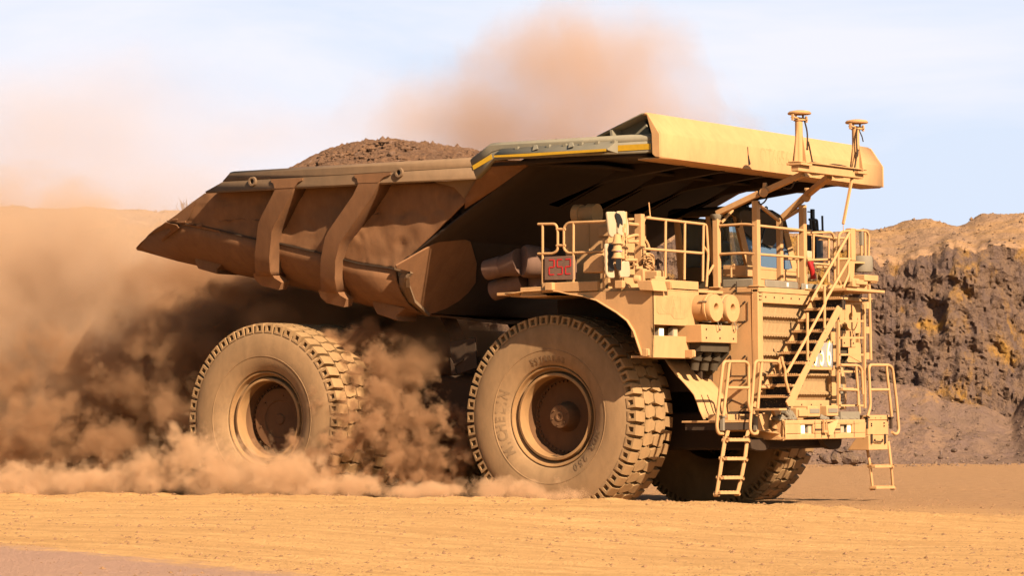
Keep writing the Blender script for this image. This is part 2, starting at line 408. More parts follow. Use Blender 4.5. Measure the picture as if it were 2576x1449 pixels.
pair(sp, 'side_panel', MT['plate'], truck, 60, solid=0.04)
# tail liner plate with slotted bolt row
tl = MB().prism([S(225, 768, -4.0), S(300, 785, -4.0), S(315, 805, -4.0), S(300, 820, -3.98), S(235, 870, -3.8), S(180, 930, -3.4), S(160, 978, -2.9), S(40, 955, -2.9), S(30, 940, -3.0), S(60, 905, -3.4), S(130, 845, -3.8)], (0, -0.05, 0))
tl.build('tail_liner', MT['body'], dump, bevel=0.012)
tg = MB().prism([S(425, 632, -4.12), S(350, 780, -4.02), S(232, 764, -4.02)], (0, -0.03, 0))
for i, (a, c) in enumerate([(280, 750), (335, 765), (387, 778), (440, 790)]): tg.box(S(a, c, -4.07), (0.13, 0.03, 0.035))
tg.build('tail_gusset', MT['body'], dump)
se = MB()
for i in range(len(seam)-1): se.beam(seam[i]+Vector((0, -0.03, 0.01)), seam[i+1]+Vector((0, -0.03, 0.01)), 0.035, 0.03)
se.build('seam_weld', MT['dark'], dump)
# rail along the bed top
def rail(top, mid, low, name, mat, y0=YR):
    """top, mid, low: lists of K or S points on the outer face"""
    mb = MB(); prof = []
    for a, m_, c in zip(top, mid, low):
        h = (a-c).length
        prof.append([a+Vector((0, 0.50, -0.02)), a+Vector((0, 0.16, 0.015)), a+Vector((0, 0.05, -0.01)), a+Vector((0, 0, -0.05)), m_+Vector((0, 0, 0.012)), m_+Vector((0, 0.025, 0.006)), m_+Vector((0, 0.025, -0.006)), m_+Vector((0, 0.005, -0.012)),
                     c+Vector((0, 0.0, 0.03)), c+Vector((0, 0.03, 0)), c+Vector((0, 0.50, 0.06))])
    mb.loft(prof)
    return pair(mb, name, mat, truck, 40, solid=0.02)
rail([S(635, 438, YR), S(1400, 392, YR), S(2225, 345, YR)], [S(595, 500, YR), S(1400, 455, YR), S(2238, 405, YR)], [S(480, 576, YR), S(1400, 530, YR), S(2262, 482, YR)], 'bed_rail', MT['rail'])
r2t = [Kp(178, 525, YR), Kp(355, 388, YR), Kp(470, 380, YR), Kp(1900, 296, YR)]
r2m = [Kp(190, 610, YR), Kp(378, 472, YR), Kp(480, 440, YR), Kp(1900, 360, YR)]
r2l = [Kp(232, 720, YR), Kp(395, 548, YR), Kp(520, 535, YR), Kp(1900, 470, YR)]
rail(r2t, r2m, r2l, 'canopy_rail', MT['green'])
yl = MB()
for s in (1, -1):
    f_ = (lambda p: p) if s > 0 else mir
    yl.prism([f_(p) for p in (Kp(205, 640, YR-0.012), Kp(195, 600, YR-0.012), Kp(375, 490, YR-0.012), Kp(385, 535, YR-0.012))], (0, -0.006*s, 0))
    yl.prism([f_(p) for p in (Kp(1575, 405, YR-0.012), Kp(1890, 388, YR-0.012), Kp(1890, 443, YR-0.012), Kp(1575, 462, YR-0.012))], (0, -0.006*s, 0))
yl.build('reflective_stripe', MT['yellow'], truck)
fl = MB().loft([[Kp(470, 442, -4.54), Kp(1565, 362, -4.54)], [Kp(400, 500, -4.78), Kp(1465, 440, -4.78)]]); 
fl.prism([Kp(1565, 362, -4.54), Kp(1465, 440, -4.78), Kp(1475, 450, -4.78), Kp(1565, 480, -4.52)], (0.02, 0, 0))
for px, py in ((620, 432), (790, 420), (920, 412), (1075, 404), (1230, 392), (1385, 382), (1540, 372)): fl.box(Kp(px, py, -4.58), (0.06, 0.06, 0.05))
for px, py in ((800, 425), (1140, 400)): fl.prism([Kp(px-25, py+30, -4.72), Kp(px-10, py-20, -4.6), Kp(px+10, py-20, -4.6), Kp(px+20, py+15, -4.7)], (0, -0.03, 0))
dfl = fl.build('side_deflector', MT['green'], truck, solid=0.015)
MB().prism([Kp(400, 502, -4.80), Kp(1465, 438, -4.80), Kp(1465, 462, -4.80), Kp(700, 512, -4.80), Kp(405, 520, -4.80)], (0, -0.01, 0)).build('reflective_stripe', MT['yellow'], dfl)
for a, c in ((797, 500), (1763, 442)):
    o_ = S(a, c, YR)
    MB().lathe([(0.055, 0.05), (0.055, -0.06), (0.095, -0.06), (0.10, -0.03), (0.10, 0.05)], o_, (0, 1, 0), 24).build('lifting_eye', MT['rail'], dump)
    MB().lathe([(0.0, -0.012), (0.06, -0.012)], o_, (0, 1, 0), 16).build('eye_hole', MT['black'], dump)
# ribs wrapped round the bed side
def rib(left, right, flange, foot):
    """left/right: outlines of the outer face from the top down, (px, py, y)"""
    L_ = [S(*p) for p in left]; R2 = [S(*p) for p in right]
    mb = MB(); n = len(L_)
    dep = [Vector((0, 0.45, 0.02))]*n
    mb.loft([[l, r] for l, r in zip(L_, R2)])
    mb.loft([[r, r+d] for r, d in zip(R2, dep)]); mb.loft([[l, l+d] for l, d in zip(L_, dep)])
    F = [S(*p) for p in flange]; mb.prism(F, (0, -0.03, 0))
    G = [S(*p) for p in foot]; mb.prism(G, (0, 0.25, 0.03))
    pair(mb, 'side_rib', MT['body'], truck, 30, solid=0.015)
rib([(945, 500, -4.53), (943, 545, -4.53), (922, 592, -4.5), (845, 742, -4.38), (830, 782, -4.33), (806, 985, -4.22), (808, 1080, -4.05), (815, 1120, -3.95)],
    [(1072, 500, -4.53), (1062, 545, -4.53), (1040, 592, -4.5), (932, 790, -4.38), (916, 832, -4.33), (900, 1000, -4.22), (905, 1090, -4.05), (918, 1125, -3.95)],
    [(918, 487, -4.51), (1125, 478, -4.51), (1122, 492, -4.51), (1095, 505, -4.51), (1070, 540, -4.51), (942, 545, -4.51), (935, 512, -4.51), (920, 505, -4.51)],
    [(815, 1105, -3.95), (797, 1112, -3.95), (812, 1150, -3.88), (850, 1185, -3.8), (963, 1214, -3.72), (982, 1167, -3.72), (935, 1138, -3.88), (918, 1115, -3.95)])
rib([(1500, 480, -4.53), (1488, 520, -4.53), (1455, 590, -4.5), (1290, 830, -4.36), (1270, 870, -4.33), (1243, 1005, -4.24), (1238, 1120, -4.1), (1242, 1225, -3.95)],
    [(1640, 475, -4.53), (1618, 515, -4.53), (1590, 575, -4.5), (1385, 875, -4.36), (1362, 915, -4.33), (1336, 1020, -4.24), (1332, 1140, -4.1), (1348, 1235, -3.95)],
    [(1468, 455, -4.51), (1705, 440, -4.51), (1702, 455, -4.51), (1660, 470, -4.51), (1625, 505, -4.51), (1492, 510, -4.51), (1485, 480, -4.51), (1470, 472, -4.51)],
    [(1242, 1212, -3.95), (1225, 1222, -3.95), (1240, 1262, -3.88), (1280, 1300, -3.8), (1392, 1328, -3.72), (1408, 1277, -3.72), (1365, 1250, -3.88), (1348, 1225, -3.95)])
# pads under the skin
for px in ((405, 980, 605, 1032, 560, 1112, 430, 1075), (1575, 1280, 1795, 1335, 1745, 1420, 1610, 1375)):
    q = [S(px[i], px[i+1], -3.35) for i in (0, 2, 4, 6)]
    a_, b2_, c_, d_ = q
    pair(MB().prism([a_, b2_, b2_.lerp(c_, .6)+Vector((-.12, 0, 0)), c_, c_.lerp(d_, .8), d_, a_.lerp(d_, .6)+Vector((-.03, 0, 0))], (0, 0.7, 0)), 'body_pad', MT['body'], truck, 30, bevel=0.02)
# headboard: raked wall from the nose up to the canopy
h0 = S(1735, 1060, -3.95); h1 = S(2382, 560, -4.05); h2 = Kp(740, 585, -4.1)
hb_dir = (h1-h0)
def sym(p): return [p, mir(p)]
nose_b = bott[-1]
def headrow(p, yspan, dx=0.0): return [Vector((p.x+dx, -yspan+2*yspan*k/12, p.z)) for k in range(13)]
hrows = []
n0 = Vector((h0.x, -3.95, h0.z))
hrows.append(headrow(Vector((nose_b.x-0.35, 0, nose_b.z)), 2.6))
hrows.append(headrow(Vector((h0.x-0.05, 0, h0.z-0.3)), 3.8))
hrows.append(headrow(Vector((h0.x+0.0, 0, h0.z+0.0)), 3.95))
hrows.append(headrow(h1, 4.05)); hrows.append(headrow(h2, 4.1))
hrows.append(headrow(Vector((1.6, 0, 6.62)), 4.15))
hd = MB().loft(hrows).build('headboard', MT['under'], truck, 35, solid=0.05)  # canopy shade is put into this dark colour
# bright lip round the front end of the belly, its rim facing forward
lipl = [S(1735, 1072, -4.0), S(1835, 1100, -4.0), S(1812, 1130, -4.0), S(1815, 1190, -3.85), S(1850, 1290, -3.5), S(1945, 1380, -2.85)]
li = MB()
pa, pb2 = lipl[1], lipl[5]; pn = (pb2-pa).cross(Vector((0.12, 1, 0))).normalized()
def onplate(px, py):
    q = S(px, py, -4.0); dr = (q-CC).normalized(); return CC+dr*((pa-CC).dot(pn)/dr.dot(pn))
plate_px = [(1737, 1056), (1860, 985), (1975, 920), (2120, 850), (2230, 900), (2270, 1040), (2262, 1170), (2215, 1235), (2150, 1292), (2070, 1340), (1990, 1370), (1945, 1379), (1895, 1345), (1850, 1288), (1822, 1200), (1812, 1132), (1836, 1102), (1738, 1076)]
pp_ = [onplate(*p) for p in plate_px]
pair(MB().prism(pp_, pn*0.04*(-1 if pn.x > 0 else 1)), 'nose_plate', MT['body'], dump, 0, bevel=0.015)
bnz = [onplate(2262, 1170), onplate(2150, 1292), onplate(2120, 850)]
MB().loft([[Vector((p.x-0.02, -max(0.3, abs(p.y)), p.z)), Vector((p.x-0.02, max(0.3, abs(p.y)), p.z))] for p in (onplate(2120, 850), onplate(2230, 1040), onplate(2200, 1240), onplate(1990, 1370))]).build('bed_nose', MT['under'], dump, 60, solid=0.03)  # dark material paints the shade beyond the sunlit nose plate
for i in range(len(lipl)-1): li.beam(lipl[i], lipl[i+1], 0.07, 0.05)
li.loft([lipl, [p+Vector((-0.25, 0.05, 0.0)) for p in lipl]])
pair(li, 'nose_lip', MT['rail'], dump, 30, solid=0.02)
# corner tube running up the raked edge and its gussets
c0 = S(2180, 600, -4.2); c1 = Kp(400, 560, -4.3)
ct = MB().loft([[Kp(240, 720, -4.42), Kp(395, 548, -4.45), Kp(720, 560, -4.4)], [Kp(130, 900, -4.15), Kp(330, 720, -4.2), Kp(700, 600, -4.2)], [Kp(125, 1010, -4.05), Kp(400, 830, -4.08), Kp(740, 585, -4.1)]])
pair(ct, 'corner_skin', MT['body'], dump, 60, solid=0.03)
gs = MB().prism([S(1990, 505, -4.25), S(2120, 540, -4.22), S(2190, 620, -4.1), S(2290, 480, -4.35), S(2262, 482, -4.4)], (0, 0.03, 0))
pair(gs, 'corner_gusset', MT['rail'], dump)
# canopy over the deck
XL = 3.06
lipx = [U('D', 1631, 285, y=-4.42), U('D', 1661, 337, y=-4.5), U('D', 1661.6, 394, y=-4.5)]
R1, R2_, R3 = [(p.x, p.z) for p in lipx]
YC = 4.5
cp = MB()
def strip(pts, t=None, y=YC, seg=10):
    global cp
    rws = [[Vector((x_, -y+2*y*k/seg, z_)) for k in range(seg+1)] for x_, z_ in pts]
    cp.loft(rws)
strip([(R1[0]-0.06, R1[1]-0.02), R1, (R2_[0]-0.012, R2_[1]+0.03), R2_, (R3[0], R3[1]+0.02), R3, (R3[0]-0.05, R3[1]-0.02), (R3[0]-0.5, R3[1]-0.02)])
for v in cp.v:
    v.x += 0.008*noise.noise(Vector((0, v.y*0.8, v.z*2)))
canopy = cp.build('canopy', MT['paint'], truck, 25, solid=0.03)
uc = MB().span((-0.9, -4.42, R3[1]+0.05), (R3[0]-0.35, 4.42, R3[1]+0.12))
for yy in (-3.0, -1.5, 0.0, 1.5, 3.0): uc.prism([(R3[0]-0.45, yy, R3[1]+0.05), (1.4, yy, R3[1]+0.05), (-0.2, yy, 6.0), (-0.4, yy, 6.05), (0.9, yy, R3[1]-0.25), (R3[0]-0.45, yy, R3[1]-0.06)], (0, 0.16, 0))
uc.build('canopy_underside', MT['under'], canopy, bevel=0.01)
mb = MB()
rp = [Kp(1380, 322, -4.3), Kp(1800, 108, -4.3), Kp(1845, 100, -4.3)]
mb.loft([[Vector((p.x, -4.3, p.z)), Vector((p.x, 0, p.z)), Vector((p.x, 4.3, p.z))] for p in rp])
mb.prism([Kp(1380, 322, -3.95), Kp(1800, 112, -3.95), Kp(1880, 300, -3.95)], (0, 0.03, 0))
mb.prism([Kp(1505, 262, -4.3), Kp(1520, 262, -4.3), Kp(1528, 322, -4.3), Kp(1512, 322, -4.3)], (0, 0.35, 0))
mb.build('ridge_plate', MT['green'], canopy, solid=0.03)
for s in (-1, 1):   # end plates of the lip
    f_ = (lambda p: p) if s < 0 else mir
    pts = [f_(q) for q in (Kp(1828, 104, -4.5), Kp(1868, 102, -4.5), Kp(1984, 300, -4.52), Kp(1986, 522, -4.52), Kp(1940, 516, -4.52), Kp(1912, 490, -4.52), Kp(1904, 296, -4.52), Kp(1885, 225, -4.52), Kp(1858, 120, -4.5))]
    MB().prism(pts, (0, 0.04*s, 0)).build('end_plate', MT['paint'], canopy, bevel=0.012)
# torn slit in the lip and the faded fleet number
sl = [U('N', 645, 530, x=R2_[0]+0.008), U('N', 650, 530, x=R2_[0]+0.008), U('N', 655, 620, x=R2_[0]+0.008), U('N', 682, 740, x=R2_[0]+0.008), U('N', 662, 750, x=R2_[0]+0.008)]
MB().prism([p+Vector((0.022, 0, 0)) for p in sl], (0.004, 0, 0)).build('torn_slit', MT['black'], canopy)
def lettering(name, s, p, size, mat, parent, nrm='x', sx=1.0, off=0.0, ext=0.004):
    vs, fs = text_mesh(s, size, ext, off)
    mb = MB()
    if nrm == 'x': mb.add([Vector((p[0]+v.z, p[1]+v.x*sx, p[2]+v.y)) for v in vs], fs)
    else: mb.add([Vector((p[0]+v.x*sx, p[1]-v.z, p[2]+v.y)) for v in vs], fs)
    return mb.build(name, mat, parent, 0)
ghost = dusty('faded_decal_paint', (0.60, 0.38, 0.14), tuple(c*1.09 for c in DUST), 0.85)
cL = U('N', 985, 660, x=R2_[0]+0.016)
lettering('faded_number', 'OT6656', cL, 0.42, ghost, canopy, sx=0.86, ext=0.0005)
# ---------------------------------------------------------------- front of the truck
XF = 3.5; ZD = 4.33; YO = -4.2; XB = 2.72
P_ = MT['paint']
# radiator housing with louvred grille
hs = MB()
yl_, yr_ = -1.56, 1.62
hs.span((2.45, yl_, 1.72), (XF-0.12, yr_, ZD-0.04))
hs.span((XF-0.12, yl_, 1.95), (XF, yl_+0.17, ZD-0.04)).span((XF-0.12, yr_-0.2, 1.95), (XF, yr_, ZD-0.04)).span((XF-0.12, yl_+0.17, 4.02), (XF, yr_-0.2, ZD-0.04)).span((XF-0.12, yl_+0.17, 1.95), (XF, yr_-0.2, 2.12))
housing = hs.build('radiator_housing', P_, truck, bevel=0.012)
# seams, hinges, latches on the near side wall
dt = MB()
def sd(px, py): return U('C', px, py, y=yl_-0.006)
def seam_line(a, b): dt.beam(a, b, 0.012, 0.012)
for a, b in (((520, 80), (720, 82)), ((525, -60), (525, 80)), ((540, 425), (640, 425)), ((655, 190), (655, 420)), ((458, 850), (458, 1080)), ((458, 1080), (640, 1080)), ((650, 850), (650, 1080)), ((480, 1130), (640, 1130)), ((475, 1370), (640, 1440))):
    seam_line(sd(*a), sd(*b))
for a in ((635, 185), (632, 420), (458, 840), (638, 838), (458, 1080), (638, 1078), (480, 1140), (630, 1140), (520, 45), (520, -25), (478, 1365), (640, 1440)):
    q = sd(*a); dt.beam(q+Vector((0, -0.02, 0)), q+Vector((-0.06, -0.02, -0.045)), 0.028, 0.028)
dt.build('panel_latch', MT['dark'], housing)
# louvres: sloped fluted blades with a shaded gap under each
lm, lnt, lb, lo = new_mat('fluted_grille_paint')
v = obj_vec(lnt); sx = N(lnt, 'ShaderNodeSeparateXYZ'); lnt.links.new(v, sx.inputs[0])
wv = N(lnt, 'ShaderNodeMath', operation='MULTIPLY'); lnt.links.new(sx.outputs[1], wv.inputs[0]); wv.inputs[1].default_value = 120
sn = N(lnt, 'ShaderNodeMath', operation='SINE'); lnt.links.new(wv.outputs[0], sn.inputs[0])
bump(lnt, lb, sn.outputs[0], 0.9, 0.012)
nn = noise_tex(lnt, obj_vec(lnt, (3, 6, 1.5)), 2.0, 5)
lnt.links.new(mixc(lnt, nn, (0.42, 0.27, 0.10), DUST), lb.inputs['Base Color']); lb.inputs['Roughness'].default_value = 0.9
zt = 4.02; pitch_ = (4.02-2.12)/5
for k in range(5):
    z1 = zt-k*pitch_; z0 = z1-pitch_
    yA, yB = yl_+0.17, yr_-0.2; xa = XF-0.115
    b = MB(); n = 88; yy = [yA+(yB-yA)*i/n for i in range(n+1)]
    wob = [0.010*math.sin(i*1.9) for i in range(n+1)]
    b.loft([[Vector((xa, y, z1)) for y in yy], [Vector((xa+0.015, y, z0+0.20+w)) for y, w in zip(yy, wob)], [Vector((xa+0.105, y, z0+0.155+w)) for y, w in zip(yy, wob)], [Vector((xa+0.105, y, z0+0.115+w)) for y, w in zip(yy, wob)], [Vector((xa+0.02, y, z0+0.06)) for y in yy], [Vector((xa, y, z0)) for y in yy]])
    b.build('grille_louvre', lm, housing, 30)
bo = MB()
for i in range(9): bo.lathe([(0.018, 0), (0.018, 0.012), (0, 0.016)], (XF, yl_+0.3+i*0.34, 4.14), (1, 0, 0), 8)
for z_ in (4.22, 4.15, 4.08):
    for y_ in (yl_+0.05, yl_+0.11): bo.lathe([(0.016, 0), (0.016, 0.012), (0, 0.016)], (XF, y_, z_), (1, 0, 0), 8)
for i in range(6): bo.lathe([(0.016, 0), (0.016, 0.012), (0, 0.016)], (XF, yl_+0.9+i*0.4, 2.03), (1, 0, 0), 8)
bo.build('bolt', MT['dark'], housing)
# number board
sp_ = MB().span((3.56, 0, 0), (3.60, 1, 1)); a = U('C', 1402, 650, x=3.60); b = U('C', 1692, 1012, x=3.60)
board = MB().span((3.56, a.y-0.35, b.z), (3.60, b.y, a.z)).build('number_board', P_, truck, bevel=0.01)
a1 = U('C', 1440, 676, x=3.607); b1 = U('C', 1684, 975, x=3.607)
MB().span((3.602, a1.y-0.05, b1.z), (3.606, b1.y, a1.z)).build('number_panel', MT['signgrey'], board)
for i, ch in enumerate('656'):
    cx = U('C', (1466, 1550, 1634)[i], 828, x=3.61)
    lettering('number_outline', ch, (3.608, cx.y, cx.z), 0.71, MT['signyellow'], board, sx=0.56, off=0.022)
    lettering('number_digit', ch, (3.616, cx.y, cx.z), 0.71, MT['signwhite'], board, sx=0.56, off=0.006)

# fender boxes (near one traced, far one its mirror)
def Mq(px, py, y=None, x=None): return U('M', px, py, y=y, x=x)
fb = MB()
yi = -2.5
c_tl = Mq(390, 80, x=XB); zt_ = ZD-0.12
zb_ = Mq(400, 1037, x=XB).z
w0 = Mq(440, 640, x=XB+0.0); w1 = Mq(900, 790, x=XB)
# front face as a frame round the lamp recess
fx = XB
fb.span((fx-0.05, YO, w0.z), (fx, yi, zt_)).span((fx-0.05, YO, zb_), (fx, yi, w1.z)).span((fx-0.05, YO, w1.z), (fx, w0.y, w0.z)).span((fx-0.05, w1.y, w1.z), (fx, yi, w0.z))
fb.span((fx-0.5, w0.y-0.02, w1.z-0.03), (fx-0.46, w1.y+0.02, w0.z+0.03)).span((fx-0.46, w0.y-0.02, w1.z-0.03), (fx-0.05, w1.y+0.02, w1.z)).span((fx-0.46, w0.y-0.02, w0.z), (fx-0.05, w1.y+0.02, w0.z+0.03)).span((fx-0.46, w1.y, w1.z), (fx-0.05, w1.y+0.03, w0.z)).span((fx-0.46, w0.y-0.03, w1.z), (fx-0.05, w0.y, w0.z))
fb.span((-0.6, YO+0.1, zt_-0.03), (fx-0.05, yi, zt_)).span((fx-1.2, yi-0.04, zb_), (fx-0.05, yi, zt_)).span((fx-0.5, YO+0.02, zb_), (fx-0.05, yi, zb_+0.04))
# side face over the wheel arch
def Ap(px, py, y=YO): return U('A', px, py, y=y)
arch = [Mq(395, 1037, y=YO), Mq(300, 1015, y=YO), Mq(262, 900, y=YO), Mq(205, 725, y=YO), Mq(128, 600, y=YO), Mq(0, 500, y=YO), Ap(1240, 1140), Ap(1100, 1098), Ap(980, 1080), Ap(860, 1058), Ap(760, 1045), Ap(500, 1050)]
top = [Ap(500, 985), Ap(1000, 972)] 
poly = arch+[Ap(500, 975), Ap(760, 960), Ap(1240, 935)]; xx = fx
topz = zt_
poly = arch+[Vector((arch[-1].x, YO, topz-0.0)), Vector((fx, YO, topz)), Vector((fx, YO, zb_))]
fb.prism(poly[:-1]+[Vector((fx-0.0, YO, zb_))] if False else poly, (0, 0.04, 0))
fbo = fb.build('fender_box', P_, truck, 30, bevel=0.01)
bm_ = MB().add([mir(v) for v in fb.v], [tuple(reversed(f)) for f in fb.f]).build('fender_box', P_, truck, 30, bevel=0.01)
# curved mud guard over the wheel
gl = [Ap(375, 1075), Ap(460, 1068), Ap(560, 1052), Ap(760, 1040), Ap(880, 1055), Ap(1000, 1083), Ap(1110, 1098), Ap(1240, 1138), Mq(0, 500, y=YO), Mq(128, 600, y=YO), Mq(205, 725, y=YO), Mq(262, 900, y=YO), Mq(300, 1015, y=YO)]
g = MB().loft([[p+Vector((0, -0.06, 0)) for p in gl], [p+Vector((0, 0.5, 0)) for p in gl], [p+Vector((0, 1.4, 0)) for p in gl]])
g.build('mud_guard', MT['paint'], truck, 60, solid=0.025)
MB().add([mir(v) for v in g.v], [tuple(reversed(f)) for f in g.f]).build('mud_guard', MT['paint'], truck, 60, solid=0.025)
# marker lamps and brackets on the box
for (x0, y0, x1, y1, d) in ((568, 138, 645, 208, 0.17), (832, 962, 912, 1030, 0.17), (292, 940, 388, 1020, 0.10)):
    c = Mq((x0+x1)/2, (y0+y1)/2, x=XB+d/2)
    MB().span((XB, c.y-0.05, c.z-0.075), (XB+d, c.y+0.05, c.z+0.075)).span((XB+d, c.y-0.04, c.z-0.06), (XB+d+0.02, c.y+0.04, c.z+0.06)).build('marker_lamp', P_, fbo, bevel=0.008)
# ghosted maker's mark: shield and letters, the paint slightly cleaner
sh = [(480, 300), (840, 305), (868, 330), (882, 420), (850, 540), (800, 575), (680, 575), (640, 520), (500, 518), (472, 490), (470, 320)]
MB().prism([Mq(a, b, x=XB+0.002) for a, b in sh], (0.003, 0, 0)).build('faded_badge', dusty('faded_badge_paint', (0.5, 0.3, 0.1), tuple(c*0.975 for c in DUST), 0.85), fbo, 0)
lettering('faded_letters', 'CAT', (XB+0.007, Mq(660, 410, x=XB).y, Mq(660, 410, x=XB).z), 0.48, dusty('faded_letter_paint', (0.5, 0.3, 0.1), tuple(c*1.02 for c in DUST), 0.85), fbo, sx=0.95, ext=0.0005)
# lamps in the recess
def headlamp(c, r, lit, parent, w=1.0):
    mb = MB().box(Vector(c)+Vector((-0.06, 0, 0)), (0.12, r*2*w, r*2.2)); o_ = mb.build('headlamp', MT['grey'], parent, bevel=0.02, bseg=3)
    MB().box(Vector(c)+Vector((0.006, 0, 0)), (0.012, r*1.75*w, r*1.95)).build('lamp_lens', MT['lamp'] if lit else MT['white'], o_, bevel=0.02 if False else 0)
    return o_
q = Mq(523, 742, x=XB-0.12); headlamp(q, 0.085, True, fbo)
q = Mq(690, 738, x=XB-0.12); headlamp(q, 0.085, False, fbo)
q = Mq(523, 742, x=XB-0.12); headlamp((q.x, -q.y, q.z), 0.085, True, bm_)

# air cleaners
def canister(c, parent=truck):
    mb = MB().lathe([(0, -0.75), (0.255, -0.75), (0.265, -0.72), (0.265, -0.16), (0.285, -0.15), (0.285, -0.11), (0.27, -0.10), (0.275, -0.03), (0.262, 0.0), (0.095, 0.0), (0.085, -0.015), (0.075, -0.10), (0, -0.11)], c, (1, 0, 0), 40)
    o_ = mb.build('air_cleaner', P_, parent, 30)
    l = MB()
    for k in range(4):
        a = R_(45+90*k+20); e = Vector((0, math.cos(a), math.sin(a)))
        l.beam(Vector(c)+Vector((-0.24, 0, 0))+e*0.285, Vector(c)+Vector((-0.06, 0, 0))+e*0.295, 0.03, 0.02)
    l.tube(rounded([Vector(c)+Vector((0.01, 0.02, -0.26)), Vector(c)+Vector((0.03, 0.06, -0.42)), Vector(c)+Vector((0.02, 0.14, -0.40)), Vector(c)+Vector((0.01, 0.15, -0.30))], 0.06), 0.008, 5)
    l.build('cleaner_clip', MT['grey'], o_)
    return o_
xc = 3.12
for px, py in ((283, 262), (482, 270)):
    p = U('C', px, py, x=xc); canister(p)
pf = U('C', 1900, 372, x=xc); canister(pf); canister(pf+Vector((0, -0.55, 0)))
# support box under the cleaners
a = U('C', 105, 460, x=xc-0.05); b = U('C', 535, 690, x=xc-0.05)
for s in (0, 1):
    mb = MB()
    y0, y1 = (a.y, b.y) if not s else (pf.y-0.75, pf.y+0.3)
    mb.span((xc-0.75, y0, b.z), (xc-0.05, y1, a.z))
    sb = mb.build('cleaner_box', P_, truck, bevel=0.012)
    k = MB()
    for j in range(3):
        for zz in (b.z+0.09, a.z-0.09): k.lathe([(0.018, 0), (0.018, 0.014), (0, 0.02)], (xc-0.05, y0+(y1-y0)*(0.12+0.38*j), zz), (1, 0, 0), 8)
    k.build('bolt', MT['dark'], sb)
    d = MB()
    d.span((xc-0.6, y0+0.12, b.z-0.17), (xc-0.15, y1-0.15, b.z))
    for j in range(3):
        yy = y0+0.3+j*0.36
        d.tube([(xc-0.3, yy, b.z-0.15), (xc-0.38, yy+0.02, b.z-0.30), (xc-0.42, yy+0.02, b.z-0.52)], 0.085, 14)
        d.lathe([(0.11, 0), (0.11, 0.06), (0.0, 0.06)], (xc-0.36, yy, b.z-0.32), (0.3, 0, 1), 14)
    d.prism([(xc-0.7, y1-0.18, b.z), (xc-0.15, y1-0.18, b.z), (xc-0.15, y1-0.18, b.z-0.2), (xc-0.55, y1-0.18, b.z-0.62), (xc-0.75, y1-0.18, b.z-0.62)], (0, 0.03, 0))
    d.build('intake_duct', MT['cabshade'], sb, 40)
# inner guard sweeping down to the platform
def Ep(px, py, x=None, y=None): return U('E', px, py, x=x, y=y)
YG = -2.75
gL = [Mq(560, 1050, y=YG), Mq(620, 1140, y=YG), Mq(700, 1245, y=YG), Mq(800, 1350, y=YG), Mq(885, 1449, y=YG), Ep(10, 40, y=YG), Ep(50, 140, y=YG), Ep(80, 235, y=YG), Ep(128, 342, y=YG)]
YH = -1.62
gR = [Vector((p.x, YH, p.z)) for p in gL]
mb = MB(); cols = []
for t in range(13):
    cols.append([a.lerp(b, t/12)+Vector((0.03*math.sin(t/12*math.pi*3)**2*(1-i/8), 0, 0)) for i, (a, b) in enumerate(zip(gL, gR))])
mb.loft(cols)
ig = mb.build('inner_guard', P_, truck, 60, solid=0.02)
MB().add([mir(v_) for v_ in mb.v], [tuple(reversed(f)) for f in mb.f]).build('inner_guard', P_, truck, 60, solid=0.02)
j = MB()
for t in (2.5, 5): 
    for i in range(5, 8): j.beam(gL[i].lerp(gR[i], t/12)+Vector((0.025, 0, 0)), gL[i+1].lerp(gR[i+1], t/12)+Vector((0.025, 0, 0)), 0.012, 0.012)
j.build('guard_joint', MT['dark'], ig)

# ---------------------------------------------------------------- decks
dk = MB()
dk.span((-0.9, YO+0.05, ZD-0.12), (XB, -1.56, ZD-0.06)).span((-0.9, -1.56, ZD-0.10), (XF+0.02, 1.62, ZD)).span((-0.9, 1.62, ZD-0.12), (XB+0.3, -YO, ZD-0.04))
dk.span((XB-0.05, YO, ZD-0.1), (XB, -2.5, ZD+0.09))
deck = dk.build('deck', P_, truck, bevel=0.008)
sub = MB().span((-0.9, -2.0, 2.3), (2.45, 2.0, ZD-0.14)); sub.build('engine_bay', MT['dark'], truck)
tb = MB()
def Bp(px, py, x=None, y=None): return U('B', px, py, x=x, y=y)
YA = -1.5
aa = Bp(360, 1140, y=YA); bb = Bp(725, 1200, y=YA)
tb.span((aa.x, YA-0.02, ZD), (bb.x, YA+0.02, ZD+0.17))
tb.span((XF-0.03, -1.25, ZD), (XF+0.01, 0.05, ZD+0.15)).span((XF-0.03, 0.22, ZD), (XF+0.01, 1.3, ZD+0.13))
tb.build('toe_board', MT['grey'], deck, bevel=0.02)
MB().span((XF+0.005, -0.42, ZD+0.04), (XF+0.012, -0.34, ZD+0.12)).span((XF+0.005, 0.37, ZD+0.03), (XF+0.012, 0.44, ZD+0.11)).build('white_sticker', MT['signwhite'], deck)
